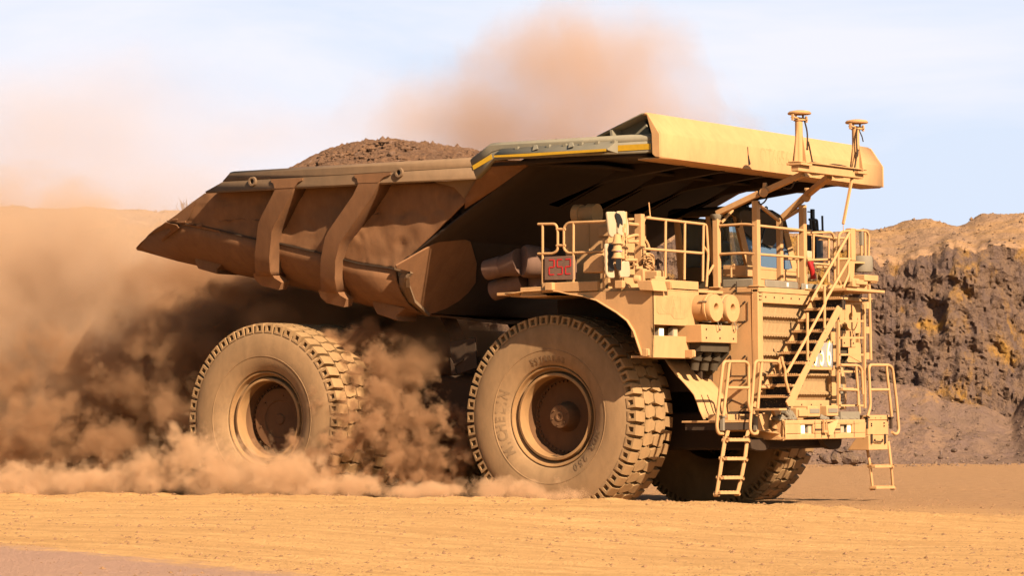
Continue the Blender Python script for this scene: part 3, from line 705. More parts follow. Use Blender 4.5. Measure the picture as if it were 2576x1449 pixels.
# posts A..D and roof frames
def post(base, ztop, w=0.125, name='frame_post', foot=True):
    mb = MB().span((base.x-w/2, base.y-w/2, ZD), (base.x+w/2, base.y+w/2, ztop))
    if foot: mb.span((base.x-w, base.y-w, ZD), (base.x+w, base.y+w, ZD+0.03))
    return mb.build(name, P_, truck, bevel=0.012)
A_ = Bp(292, 1195, y=YA); A_.y = YA; zA = Bp(292, 440, y=YA).z
B_ = Bp(768, 1195, x=XF-0.08); YB = B_.y; zB = Bp(765, 240, x=XF-0.08).z
D_ = Bp(1330, 1225, x=XF-0.08); zDp = Bp(1322, 290, x=XF-0.08).z
C_ = Vector((D_.x-0.72, D_.y+0.25, ZD)); pxc = Bp(1050, 450, y=C_.y); C_ = Vector((Bp(1050, 1215, y=D_.y).x, D_.y, ZD)); zC = Bp(1060, 450, y=D_.y).z
post(A_, zA); post(B_, zB); post(D_, zDp); post(C_, zC, 0.11)
MB().lathe([(0.07, 0), (0.13, 0.09), (0.13, 0.11), (0, 0.11)], (A_.x, A_.y, zA-0.05), (0, 0, 1), 12).build('post_cap', MT['grey'], truck)
XR = 4.62    # rack carrying the masts
Ba = Bp(290, 395, y=YA); Bb = Bp(800, 150, y=YA); Bc = U('N', 990, 1035, y=YA); Bd = U('N', 1330, 860, y=YA)
rb = MB(); rb.beam(Ba, Bb, 0.12, 0.11).beam(Bb+(Bc-Bb)*0.1, Bd, 0.12, 0.11)
rb.lathe([(0, -0.03), (0.10, -0.03), (0.10, 0.03), (0, 0.03)], Bp(850, 140, y=YA-0.08), (0.4, -1, 0), 18)
rb.beam(Bp(850, 140, y=YA), Bp(870, 30, y=YA), 0.07, 0.07).beam(Bp(845, 40, y=YA), Bp(885, 35, y=YA), 0.05, 0.05)
rb.build('roof_beam', P_, truck, bevel=0.01)
y2 = D_.y
Ca = Bp(1080, 440, y=y2); Cb = Bp(1370, 170, y=y2); Cd = U('N', 1640, 890, x=XR-0.1)
rb = MB(); rb.beam(Ca, Cb, 0.12, 0.11).beam(Cb, Cd, 0.12, 0.11); rb.lathe([(0, -0.03), (0.10, -0.03), (0.10, 0.03), (0, 0.03)], Bp(1365, 200, y=y2-0.08), (0.4, -1, 0), 18)
rb.beam(Bp(1370, 190, y=y2), Bp(1382, 95, y=y2), 0.07, 0.07).beam(Bp(1345, 100, y=y2), Bp(1395, 100, y=y2), 0.05, 0.05)
rb.build('roof_beam', P_, truck, bevel=0.01)
# diagonal braces
MB().beam(Bp(795, 290, x=XF-0.1), Bp(1035, 480, x=XF-0.3), 0.05, 0.05).beam(Bp(1085, 465, y=y2), Bp(1285, 345, y=y2), 0.06, 0.06).beam(Bp(345, 500, y=YA), Bp(480, 350, y=YA+.3), 0.04, 0.04).build('frame_brace', P_, truck)
def Np(px, py, x=XR): return U('N', px, py, x=x)
ra = MB(); a = Np(1225, 775); b = Np(2010, 872); 
ra.beam(a, b, 0.16, 0.16)
ra.beam(a+Vector((0.0, -0.04, 0.10)), b+Vector((0, 0.06, 0.10)), 0.26, 0.025)
for px, py in ((1460, 850), (1740, 885)): ra.prism([Np(px-90, py-22, XR+.02), Np(px+100, py+4, XR+.02), Np(px+70, py+24, XR+.02), Np(px-20, py+28, XR+.02)], (-0.02, 0, 0))
ra.build('mast_rack', P_, truck, bevel=0.01)
def mast(px, ytop, ybot, flip):
    t = Np(px, ytop); b_ = Np(px+(0 if px < 1500 else -5), ybot); H = t.z-b_.z
    mb = MB().tube([b_, (b_.x, b_.y, t.z-0.18)], 0.075, 14)
    mb.span((b_.x-0.16, b_.y-0.22, b_.z-0.02), (b_.x+0.16, b_.y+0.22, b_.z+0.02))
    for s in (-1, 1):
        mb.prism([(b_.x-0.01, b_.y+s*0.21, b_.z), (b_.x-0.01, b_.y+s*0.07, b_.z+0.72), (b_.x-0.01, b_.y+s*0.05, b_.z+0.72), (b_.x-0.01, b_.y+s*0.05, b_.z)], (0.02, 0, 0))
        mb.prism([(b_.x+s*0.16, b_.y, b_.z), (b_.x+s*0.07, b_.y, b_.z+0.6), (b_.x+s*0.05, b_.y, b_.z+0.6), (b_.x+s*0.05, b_.y, b_.z)], (0, 0.02, 0))
    o_ = mb.build('antenna_mast', P_, truck, 30)
    hd_ = MB().lathe([(0, 0.0), (0.10, 0.0), (0.20, -0.02), (0.23, -0.05), (0.22, -0.075), (0.05, -0.085), (0, -0.085)], (t.x, t.y, t.z), (0, 0, 1), 24)
    hd_.beam((t.x, t.y-0.27, t.z-0.15), (t.x, t.y+0.27, t.z-0.15), 0.08, 0.03).lathe([(0.12, 0), (0.12, 0.03), (0, 0.03)], (t.x, t.y, t.z-0.2), (0, 0, 1), 12)
    for s in (-1, 1): hd_.beam((t.x, t.y+s*0.27, t.z-0.21), (t.x, t.y+s*0.27, t.z-0.09), 0.04, 0.04).beam((t.x, t.y+s*0.14, t.z-0.17), (t.x, t.y+s*0.14, t.z-0.07), 0.03, 0.03)
    hd_.build('receiver_head', P_, o_, 30)
    sd_ = 1 if px < 1500 else -1
    cb = MB().tube(rounded([(t.x+0.05, t.y+sd_*0.08, t.z-0.15), (t.x+0.08, t.y+sd_*0.17, t.z-0.4), (t.x+0.08, t.y+sd_*0.14, t.z-0.8), (t.x+0.1, t.y+sd_*0.14, b_.z+0.5), (t.x+0.1, t.y+sd_*0.33, b_.z+0.02)], 0.2), 0.016, 6)
    if sd_ < 0: cb.tube([(t.x, t.y+0.1, t.z-0.2), (t.x, t.y+0.22, t.z-0.32), (t.x, t.y+0.27, t.z-0.42)], 0.012, 5)
    cb.build('mast_cable', MT['dark'], o_)
mast(1280, 95, 745, False); mast(1968, 205, 850, True)
cb = MB().tube(rounded([Np(1375, 735), Np(1420, 715), Np(1520, 735), Np(1620, 758), Np(1680, 742), Np(1790, 755), Np(1880, 785), Np(1960, 800)], 0.15), 0.016, 6)
cb.tube(rounded([Np(1400, 720), Np(1440, 760), Np(1500, 758), Np(1505, 735)], 0.05), 0.012, 5).tube(rounded([Np(1670, 745), Np(1690, 790), Np(1740, 800), Np(1750, 770)], 0.05), 0.012, 5)
for px, py in ((1460, 765), (1530, 770), (1610, 785), (1730, 795), (1815, 815)): cb.prism([Np(px, py), Np(px+30, py+12), Np(px+10, py-22)], (0.01, 0, 0))
cb.tube(rounded([U('N', 1220, 930, y=YA), U('N', 1205, 1000, y=YA), U('N', 1160, 1045, y=YA), U('N', 1090, 1022, y=YA)], 0.15), 0.016, 6)
cb.tube(rounded([U('N', 890, 1150, y=YA), U('N', 860, 1200, y=YA), U('N', 810, 1230, y=YA), U('N', 790, 1190, y=YA)], 0.1), 0.016, 6)
cb.build('rack_cable', MT['dark'], truck)
wp = MB().beam(Np(1915, 900), Bp(1807, 520, x=XR-0.05), 0.045, 0.045).tube([Bp(1807, 520, x=XR-0.05), Bp(1812, 640, x=XR-0.05)], 0.008, 5)
wp.build('whip_antenna', P_, truck)

# ---------------------------------------------------------------- railings
def railing(paths, name='handrail', r=0.027, mat=None, parent=truck, rr=0.09):
    mb = MB()
    for p in paths: mb.tube(rounded([Vector(q) for q in p], rr), r, 8)
    return mb.build(name, mat or P_, parent, 50)
x_ = XB-0.03
railing([[U('A', 1700, 350, x=x_), U('A', 2275, 415, x=x_), U('A', 2292, 700, x=x_), U('A', 2275, 1010, x=x_+.05)], [U('A', 1680, 645, x=x_), U('A', 2245, 690, x=x_)], [U('A', 1887, 375, x=x_), U('A', 1883, 925, x=x_)], [U('A', 2070, 395, x=x_), U('A', 2065, 940, x=x_)], [U('A', 2247, 415, x=x_), U('A', 2240, 955, x=x_)],
         [U('A', 2247, 625, x=x_), U('A', 2290, 680, x=x_), U('A', 2292, 760, x=x_)], [U('A', 2340, 805, x=x_-.2), U('A', 2290, 890, x=x_)]])
railing([[U('A', 1728, 205, x=x_), U('A', 1740, 330, x=x_)]], 'whip_antenna', 0.012)
# shaded railings along the near deck edge
yr = YO+0.05
railing([[Ap(675, 412, yr), Ap(845, 410, yr), Ap(862, 470, yr), Ap(862, 660, yr), Ap(820, 692, yr), Ap(675, 694, yr)], [Ap(718, 415, yr), Ap(720, 1060, yr)], [Ap(1330, 385, yr), Ap(960, 398, yr), Ap(920, 440, yr), Ap(920, 650, yr), Ap(960, 688, yr), Ap(1290, 672, yr)], [Ap(1012, 400, yr), Ap(1010, 1040, yr)], [Ap(850, 460, yr), Ap(935, 460, yr)], [Ap(850, 615, yr), Ap(935, 615, yr)], [Ap(1300, 550, yr), Ap(1300, 1020, yr)], [Ap(1195, 670, yr), Ap(1310, 672, yr)]])
yb2 = YA
railing([[Bp(320, 540, y=yb2), Bp(620, 520, y=yb2), Bp(745, 532, y=yb2)], [Bp(320, 882, y=yb2), Bp(600, 870, y=yb2), Bp(745, 878, y=yb2)]])
xr_ = XF-0.05
railing([[Bp(795, 540, x=xr_), Bp(1350, 600, x=xr_)], [Bp(800, 885, x=xr_), Bp(1330, 925, x=xr_)], [Bp(1085, 605, x=xr_-.6), Bp(1420, 600, x=xr_-.3)], [Bp(1085, 940, x=xr_-.6), Bp(1420, 935, x=xr_-.3)]])
railing([[Bp(1360, 628, x=xr_), Bp(1665, 618, x=xr_), Bp(1700, 680, x=xr_), Bp(1706, 1210, x=xr_)], [Bp(1360, 955, x=xr_), Bp(1700, 945, x=xr_)], [Bp(1450, 640, x=xr_), Bp(1448, 940, x=xr_)]])
railing([[Bp(1265, 1160, x=1.8), Bp(1262, 660, x=1.8), Bp(1300, 630, x=1.8), Bp(1700, 690, x=1.8), Bp(1830, 690, x=1.8)], [Bp(1290, 640, x=1.8), Bp(1260, 980, x=1.8), Bp(1830, 1025, x=1.8)], [Bp(1635, 700, x=1.8), Bp(1632, 1220, x=1.8)], [Bp(1510, 705, x=1.6), Bp(1760, 700, x=1.6)], [Bp(1480, 1040, x=1.6), Bp(1640, 1040, x=1.6)]])
xs = 3.7
railing([[Bp(1905, 600, x=xs), Bp(1790, 612, x=xs), Bp(1750, 660, x=xs), Bp(1745, 1180, x=xs), Bp(1775, 1240, x=xs)], [Bp(1745, 942, x=xs), Bp(1900, 940, x=xs)], [Bp(1878, 640, x=xs), Bp(1875, 1130, x=xs), Bp(1805, 1290, x=xs), Bp(1800, 1449, x=xs)]])
ep = Bp(1915, 960, x=xs); et = Bp(1915, 572, x=xs)
MB().span((xs-0.08, ep.y-0.09, ep.z), (xs+0.04, ep.y+0.09, et.z)).build('stair_post', P_, truck, bevel=0.01)
xe = 2.9
railing([[Bp(1950, 595, x=xe), Bp(2080, 600, x=xe), Bp(2118, 650, x=xe), Bp(2112, 960, x=xe)], [Bp(1950, 925, x=xe), Bp(2110, 938, x=xe)], [Bp(2068, 620, x=xe), Bp(2072, 940, x=xe)], [Bp(2022, 620, x=xe), Bp(2028, 950, x=xe)]])
MB().box(Bp(2026, 690, x=xe), (0.06, 0.09, 0.3)).build('rail_box', MT['grey'], truck)
# lamp bracket and grey horn drum under the far post
br = MB(); o = Bp(1890, 965, x=xe+.3); 
br.prism([Bp(1890, 960, x=3.3), Bp(2150, 985, x=3.3), Bp(2150, 998, x=3.3), Bp(1945, 992, x=3.3), Bp(1940, 1150, x=3.3), Bp(1900, 1220, x=3.3), Bp(1890, 1215, x=3.3)], (-0.35, 0, 0))
br.build('horn_bracket', P_, truck)
hc = Bp(2035, 1100, x=3.15)
MB().lathe([(0, 0), (0.21, 0), (0.225, 0.05), (0.225, 0.3), (0.2, 0.34), (0, 0.34)], hc, (0, 0, 1), 28).build('horn_drum', MT['grey'], truck)
bk = MB()
c = Bp(2060, 1175, x=3.2); bk.box(c, (0.35, 0.62, 0.13)); c = Bp(2130, 1205, x=3.25); bk.box(c, (0.2, 0.30, 0.1)); c = Bp(1960, 1225, x=3.2); bk.box(c, (0.3, 0.5, 0.1))
c = U('C', 1900, -40, x=3.2); bk.box(c, (0.25, 0.3, 0.18)); c = U('C', 2010, -30, x=3.2); bk.box(c, (0.2, 0.22, 0.12)); c = U('C', 1970, 75, x=3.2); bk.box(c, (0.3, 0.75, 0.04)); c = U('C', 1960, 20, x=3.1); bk.box(c, (0.3, 0.6, 0.14))
bk.build('lamp_cluster', P_, truck, bevel=0.015)
ck = MB()
for i in range(5):
    q0 = Vector((3.25, hc.y-0.15+i*0.07, hc.z-0.62)); ck.tube(rounded([q0+Vector((0, -0.1, 0.05)), q0+Vector((0.06, 0, -0.12-0.02*i)), q0+Vector((0, 0.2, -0.1)), q0+Vector((0, 0.25, 0.05))], 0.08), 0.014, 5)
ck.build('cluster_cable', MT['dark'], truck)
# fire extinguisher and boxes by the cab
e0 = Bp(1405, 1060, x=2.9)
MB().tube(rounded([e0+Vector((0, -0.05, 0.16)), e0+Vector((0.05, 0.0, 0.0)), e0+Vector((0.05, 0.06, -0.2))], 0.1), 0.06, 10).box(e0+Vector((0, 0.02, 0.1)), (0.1, 0.12, 0.12)).build('fire_extinguisher', MT['red'], truck, 40)
bx = MB(); 
for p1, p2, xx_ in (((1380, 840), (1440, 960), 2.4), ((1465, 1120), (1500, 1210), 2.9), ((1475, 985), (1520, 1010), 2.6)): bx.span((xx_-0.2, Bp(*p1, x=xx_).y, Bp(*p2, x=xx_).z), (xx_, Bp(*p2, x=xx_).y, Bp(*p1, x=xx_).z))
bx.build('deck_box', MT['white'], truck, bevel=0.02)
# mirrors, pipes and masts silhouetted behind the cab
mk = MB(); xm = 1.3
mk.tube([Bp(1420, 620, x=xm), Bp(1415, 470, x=xm)], 0.03, 6).box(Bp(1438, 410, x=xm), (0.06, 0.10, 0.25)).tube(rounded([Bp(1400, 465, x=xm), Bp(1490, 470, x=xm), Bp(1500, 600, x=xm)], 0.05), 0.03, 6).tube([Bp(1440, 450, x=xm), Bp(1465, 600, x=xm)], 0.05, 8).tube([Bp(1555, 420, x=xm), Bp(1560, 600, x=xm)], 0.025, 6)
mk.tube([Bp(1430, 375, x=xm), Bp(1380, 372, x=xm)], 0.015, 5).box(Bp(1500, 800, x=xm-.2), (0.1, 0.30, 0.75)).box(Bp(1380, 720, x=xm-.3), (0.1, 0.16, 0.7)).tube([Bp(1520, 607, x=xm), Bp(1572, 607, x=xm)], 0.025, 6)
mk.build('far_mirror_frame', MT['black'], truck, 40)

# ---------------------------------------------------------------- cab
XC = 1.4
cy0 = Bp(712, 900, x=XC).y; cy1 = Bp(1245, 900, x=XC).y; cz0 = ZD; zr = Bp(820, 345, x=XC).z
def cabp(x, y, z): return Vector((x, y, z))
cb = MB()
# side section in x-z : front leans back
ztop_ = zr; xw = XC-0.16
def ring(y, inset):
    return [Vector((XC-1.72, y, cz0)), Vector((XC, y, cz0)), Vector((XC+0.02, y, cz0+0.55)), Vector((xw, y, ztop_-0.16)), Vector((xw-0.12, y, ztop_-0.02)), Vector((0.8, y, ztop_)), Vector((0.7, y, ztop_-0.1))]
cy1b = cy1-0.28
def corner(z): # far edge leans in towards the roof
    return cy1+(cy1b-cy1)*max(0, (z-cz0-0.5))/(ztop_-cz0-0.5)
def near(z): return cy0-0.02+(0.10)*0+(-0.30)*max(0, (z-cz0-0.4))/(ztop_-cz0-0.4)
ys0 = near
# frame members
def fr_(a, b, w=0.12, h=0.12): cb.beam(a, b, w, h)
f0 = lambda x, z, s: Vector((x, (near(z) if s == 0 else corner(z)), z))
zw = cz0+0.62
for s in (0, 1):
    fr_(f0(XC-0.05, zw, s), f0(xw-0.05, ztop_-0.12, s), 0.13, 0.13)
    fr_(f0(XC-.8, cz0, s), f0(XC-.87, ztop_-0.1, s), 0.14, 0.1); fr_(f0(XC-1.67, cz0, s), f0(XC-1.62, ztop_-0.1, s), 0.14, 0.14)
    fr_(f0(XC-1.67, ztop_-0.08, s), f0(xw-0.02, ztop_-0.1, s), 0.12, 0.12)
# front lower panel
cb.span((XC-0.12, near(cz0), cz0), (XC, cy1, cz0+0.58)).span((XC-0.05, near(cz0)+.02, cz0+0.36), (XC+0.02, cy1-.05, cz0+0.38))
# sill pieces framing the rounded windscreen
zs = zw
cb.prism([(XC-0.02, near(zs), zs-0.06), (XC-0.02, corner(zs), zs-0.06), (XC-0.02, corner(zs), zs+0.05), (XC-0.02, corner(zs)-0.35, zs-0.02), (XC-0.02, near(zs)+0.5, zs-0.0), (XC-0.02, near(zs)+0.25, zs+0.06), (XC-0.02, near(zs), zs+0.35)], (0.03, 0, 0))
cab = cb.build('cab', P_, truck, bevel=0.015)
rf = MB().loft([[Vector((XC-1.82, near(9)*0+y, z)) for y, z in ((near(ztop_)-0.06, ztop_-0.14), (near(ztop_)-0.02, ztop_-0.02), (near(ztop_)+0.15, ztop_+0.04), (corner(ztop_)-0.3, ztop_+0.03), (corner(ztop_)-0.08, ztop_-0.03), (corner(ztop_)+0.03, ztop_-0.22))],
    [Vector((xw-0.1, y, z)) for y, z in ((near(ztop_)-0.06, ztop_-0.14), (near(ztop_)-0.02, ztop_-0.02), (near(ztop_)+0.15, ztop_+0.04), (corner(ztop_)-0.3, ztop_+0.03), (corner(ztop_)-0.08, ztop_-0.03), (corner(ztop_)+0.03, ztop_-0.22))],
    [Vector((xw+0.06, y, z)) for y, z in ((near(ztop_)-0.06, ztop_-0.22), (near(ztop_)-0.02, ztop_-0.10), (near(ztop_)+0.15, ztop_-0.05), (corner(ztop_)-0.3, ztop_-0.06), (corner(ztop_)-0.08, ztop_-0.12), (corner(ztop_)+0.03, ztop_-0.28))],
    [Vector((xw+0.0, y, z)) for y, z in ((near(ztop_)-0.06, ztop_-0.40), (near(ztop_)+0.05, ztop_-0.42), (near(ztop_)+0.15, ztop_-0.46), (corner(ztop_)-0.3, ztop_-0.46), (corner(ztop_)-0.08, ztop_-0.46), (corner(ztop_)+0.03, ztop_-0.4))]])
rf.build('cab_roof', MT['cabshade'], cab, 50, solid=0.05)
MB().tube([Bp(865, 345, x=XC-.2), Bp(865, 322, x=XC-.2), Bp(880, 310, x=XC-.2), Bp(893, 322, x=XC-.2), Bp(893, 348, x=XC-.2)], 0.016, 6).box(Bp(635, 318, x=XC-.3), (0.1, 0.12, 0.07)).build('roof_hook', MT['black'], cab)
sd2 = MB()
nz = lambda z: near(z)-0.03
sd2.prism([(XC-.8, nz(cz0), cz0), (XC, nz(cz0), cz0), (XC, nz(cz0+.5), cz0+0.5), (XC-0.06, nz(zw), zw+0.05), (XC-.8, nz(zw), zw-0.06)], (0, 0.03, 0))
sd2.prism([(XC-1.67, nz(cz0), cz0), (XC-.84, nz(cz0), cz0), (XC-.84, nz(zw), zw+0.02), (XC-1.67, nz(zw), zw+0.02)], (0, 0.03, 0))
sd2.build('cab_door', MT['cabshade'], cab, bevel=0.01)
xg = XC-0.06
gw = MB().prism([(xg, near(zw)+0.03, zw), (xg, corner(zw)-0.03, zw), (xw-0.04, corner(ztop_)-0.03, ztop_-0.42), (xw-0.04, near(ztop_)+0.03, ztop_-0.42)], (0.012, 0, 0))
gw.build('windscreen', MT['screen'], cab)
for pts in ([(XC-.76, near(zw)+0.0, zw), (XC-0.1, near(zw)+0.0, zw), (xw-0.12, near(ztop_)+0.0, ztop_-0.2), (XC-.82, near(ztop_), ztop_-0.2)], [(XC-1.62, near(zw)+0.0, zw), (XC-.87, near(zw)+0.0, zw), (XC-.92, near(ztop_)+0.0, ztop_-0.2), (XC-1.57, near(ztop_), ztop_-0.2)], [(XC-1.42, corner(zw), zw), (XC-0.1, corner(zw), zw), (xw-0.12, corner(ztop_), ztop_-0.2), (XC-1.42, corner(ztop_), ztop_-0.2)]):
    MB().prism(pts, (0, 0.012, 0)).build('side_window', MT['glass'], cab)
# inside: seat, wheel, rear wall
MB().span((XC-1.7, cy0, cz0), (XC-1.62, cy1-.2, ztop_-.1)).build('cab_back', MT['dark'], cab)
ym = (cy0+cy1)/2
MB().span((XC-1.32, ym-0.3, cz0+0.4), (XC-.77, ym+0.28, cz0+0.55)).span((XC-1.37, ym-0.28, cz0+0.5), (XC-1.22, ym+0.26, cz0+1.25)).build('cab_seat', MT['black'], cab, bevel=0.06, bseg=3)
MB().lathe([(0.22, -0.015), (0.235, 0), (0.22, 0.015), (0.205, 0), (0.22, -0.015)], (XC-0.45, ym+0.1, zw+0.12), (-0.5, 0, 0.85), 24).tube([(XC-0.45, ym+0.1, zw+0.12), (XC-0.3, ym+0.1, zw-0.2)], 0.03, 8).build('steering_wheel', MT['black'], cab)
MB().tube([Bp(880, 530, x=XC+.03), Bp(850, 620, x=XC+.05), Bp(820, 750, x=XC+.06)], 0.016, 6).build('wiper', MT['black'], cab)
# triangular brow plates over the windscreen
MB().prism([(xw+0.03, near(ztop_), ztop_-0.3), (xw+0.03, corner(ztop_), ztop_-0.3), (xw+0.05, corner(ztop_)-0.12, ztop_-0.50), (xw+0.06, corner(ztop_)-0.35, ztop_-0.58), (xw+0.08, (near(0)+cy1)/2+0.02, ztop_-0.78), (xw+0.06, near(ztop_)+0.45, ztop_-0.60), (xw+0.05, near(ztop_)+0.2, ztop_-0.5)], (0.015, 0, 0)).build('windscreen_brow', MT['cabshade'], cab)
tr = MB().prism([Bp(360, 1015, y=-1.3), Bp(640, 1015, y=-1.3), Bp(640, 1150, y=-1.3), Bp(360, 1150, y=-1.3)], (0, 0.35, 0)); tr.build('deck_locker', P_, truck, bevel=0.015)
railing([[Bp(462, 1160, y=-1.42), Bp(458, 1030, y=-1.42), Bp(500, 1010, y=-1.42)]], 'grab_handle', 0.022)

# ---------------------------------------------------------------- electrical gear on the near deck
yg = -3.5
cabz = MB(); a = Ap(935, 400, yg); b = Ap(1300, 690, yg); cabz.span((a.x, yg, ZD-.05), (b.x+.1, -2.1, a.z))
cabz.span((a.x+0.55, yg-0.02, b.z), (a.x+0.56, yg, a.z-0.05)).span((a.x+.8, yg-.05, a.z-.3), (a.x+1.05, yg, a.z-.12)); c_ = Ap(900, 700, yg)
cabz.build('control_cabinet', P_, truck, bevel=0.015)
cl = Ap(1030, 315, -2.9); cr = Ap(1240, 315, -2.9)
MB().tube([cl, cl.lerp(cr, .3), cl.lerp(cr, .31), cl.lerp(cr, .6), cl.lerp(cr, .61), cr], [0.19, 0.19, 0.17, 0.17, 0.205, 0.205], 24).span((cl.x+.1, -3.0, a.z-.02), (cr.x-.1, -2.8, a.z+.12)).build('blower_cylinder', P_, truck, 30)
bd = [Ap(735, 722, YO), Ap(1005, 712, YO), Ap(1005, 940, YO), Ap(735, 945, YO)]
nd = MB().prism(bd, (0, 0.15, 0)).build('number_display', MT['pipe'], truck, bevel=0.01)
seg = MB()
SEG = {'2': 'abged', '5': 'afgcd'}
x0 = Ap(765, 830, YO-0.004); x1 = Ap(1000, 825, YO-0.004)
W = (x1.x-x0.x); dw = W*0.20; hz = Ap(880, 748, YO).z; lz = Ap(880, 888, YO).z
def sgm(ch, cx):
    mz = (hz+lz)/2; t = 0.022
    S_ = {'a': ((cx-dw/2, hz), (cx+dw/2, hz)), 'g': ((cx-dw/2, mz), (cx+dw/2, mz)), 'd': ((cx-dw/2, lz), (cx+dw/2, lz)), 'f': ((cx-dw/2, hz), (cx-dw/2, mz)), 'b': ((cx+dw/2, hz), (cx+dw/2, mz)), 'e': ((cx-dw/2, mz), (cx-dw/2, lz)), 'c': ((cx+dw/2, mz), (cx+dw/2, lz))}
    for k in SEG[ch]:
        (xa, za), (xb, zb) = S_[k]; d = Vector((xb-xa, 0, zb-za)).normalized()*0.012
        seg.beam(Vector((xa, YO-0.004, za))+d, Vector((xb, YO-0.004, zb))-d, 0.006, t, up=(0, 1, 0)) if False else seg.span((min(xa, xb)-t/2+abs(d.x)*1.2, YO-0.008, min(za, zb)-t/2+abs(d.z)*1.2), (max(xa, xb)+t/2-abs(d.x)*1.2, YO-0.002, max(za, zb)+t/2-abs(d.z)*1.2))
for i, ch in enumerate('252'): sgm(ch, x0.x+W*(0.17+0.33*i))
seg.build('red_digit', MT['led'], nd, 0)
ob_ = MB(); a = Ap(735, 905, YO); ob_.span((a.x-.05, YO-0.02, ZD-0.1), (Ap(1240, 905, YO).x, YO+0.1, ZD+0.09))
ob_.prism([Ap(1105, 780, YO), Ap(1200, 695, YO), Ap(1290, 690, YO), Ap(1290, 860, YO), Ap(1275, 872, YO), Ap(1100, 875, YO)], (0, 0.3, 0))
ob_.build('deck_side_box', P_, truck, bevel=0.015)
sm = MB()
for px, py in ((790, 1005), (1455, 985)): sm.box(Ap(px, py, YO-0.06), (0.17, 0.12, 0.15))
sm.prism([Ap(1610, 950, YO-.15), Ap(1750, 945, YO-.15), Ap(1775, 1045, YO-.15), Ap(1640, 1040, YO-.15)], (0, 0.5, 0))
sm.lathe([(0, -0.12), (0.07, -0.1), (0.085, 0.0), (0.08, 0.02), (0, 0.02)], Ap(1600, 935, YO-.1), (-1, -0.3, 0), 16)
sm.span((Ap(505, 985, YO).x, YO, ZD-0.17), (Ap(760, 1040, YO).x, YO+.3, ZD+0.02))
sm.build('side_fitting', P_, fbo, 30, bevel=0.01)
# exhausts
def ex(a, b, c, r): return
e1 = Ap(540, 745, -3.3); e2 = Ap(400, 790, -3.3); e3 = Ap(270, 830, -3.3); e4 = Ap(190, 840, -3.3)
x1_ = MB().lathe([(0.0, 0.0), (0.30, 0.0), (0.33, 0.05), (0.33, 0.12), (0.30, 0.5), (0, 0.5)], Ap(530, 760, -3.4), (0.75, 1.0, -0.1), 24)
d_ = (e4-e2).normalized()
x1_.tube([Ap(510, 770, -3.35), Ap(430, 795, -3.35), Ap(330, 815, -3.35)], [0.28, 0.24, 0.20], 20).tube([Ap(345, 808, -3.35), Ap(190, 850, -3.35)], [0.215, 0.205], 20, caps=False)
x1_.tube([Ap(560, 950, -3.0), Ap(480, 985, -3.0), Ap(400, 1000, -3.0)], [0.25, 0.22, 0.20], 20).tube([Ap(420, 990, -3.0), Ap(255, 1045, -3.0)], [0.215, 0.205], 20, caps=False)
x1_.lathe([(0, 0), (0.3, 0), (0.3, 0.9), (0, 0.9)], Ap(600, 900, -3.1)+Vector((0.1, 0.3, -0.45)), (0, 0, 1), 20)
x1_.build('exhaust_stack', MT['pipe'], truck, 40)

# ---------------------------------------------------------------- mirror and beacon cluster at the near deck corner
XM = 1.92
def Pp(px, py, x=XM): return U('P', px, py, x=x)
mi = MB()
def rpoly(pts, k=3, r=0.05):
    P = [Pp(*p) for p in pts]; out = []
    for i in range(len(P)):
        a, b, c = P[i-1], P[i], P[(i+1) % len(P)]
        q0 = b+(a-b).normalized()*min(r, (a-b).length*.4); q1 = b+(c-b).normalized()*min(r, (c-b).length*.4)
        for j in range(k+1): t = j/k; out.append((q0*(1-t)+b*t)*(1-t)+(b*(1-t)+q1*t)*t)
    return out
for pts, d in (([(318, 108), (470, 108), (470, 470), (405, 530), (360, 490)], 0), ([(470, 98), (600, 98), (650, 300), (655, 480), (600, 520), (480, 470)], .02), ([(295, 620), (425, 620), (430, 1040), (445, 1175), (345, 1175), (310, 1110)], 0), ([(500, 1000), (560, 900), (660, 900), (680, 1120), (650, 1165), (520, 1165)], .02)):
    P = rpoly(pts); mi.prism([p+Vector((d, 0, 0)) for p in P], (-0.05, 0, 0))
mirr = mi.build('mirror', MT['white'], truck, bevel=0.015)
# dark worn glass patches
gp_ = MB()
for pts in ([(430, 120), (500, 150), (540, 240), (545, 330), (500, 290), (480, 380), (460, 280), (425, 170)], [(325, 640), (415, 630), (420, 830), (390, 930), (410, 1060), (320, 1060)], [(440, 860), (520, 860), (520, 1050), (450, 1040), (430, 960)]):
    P = rpoly(pts, 2, 0.02); gp_.prism([p+Vector((0.028, 0, 0)) for p in P], (0.004, 0, 0))
gp_.build('mirror_glass', MT['black'], mirr)
for i, (px, py) in enumerate(((478, 470), (478, 585), (478, 700))):
    c = Pp(px, py, XM+0.2)
    o_ = MB().lathe([(0, 0.0), (0.055, 0.0), (0.065, -0.02), (0.085, -0.13), (0.115, -0.17), (0.115, -0.185), (0, -0.185)], c, (0, 0, 1), 20).build('warning_horn', P_, truck, 40)
    if i == 2: MB().lathe([(0.06, 0.0), (0.07, -0.05), (0, -0.05)], c+Vector((0.03, 0, 0.0)), (0, 0, 1), 16).build('violet_beacon', MT['bluelamp'], o_)
ps = MB(); c0_ = Pp(825, 955); c1_ = Pp(835, 148); ps.span((XM-0.07, c1_.y-0.07, c0_.z), (XM+0.07, c1_.y+0.07, c1_.z))
ps.tube([Pp(650, 300), Pp(870, 325)], 0.035, 8).tube([Pp(640, 590), Pp(790, 590), Pp(850, 560)], 0.03, 8).tube([Pp(610, 110), Pp(610, 860)], 0.03, 8).tube([Pp(570, 300), Pp(560, 860), Pp(640, 880), Pp(780, 885), Pp(790, 950)], 0.03, 8)
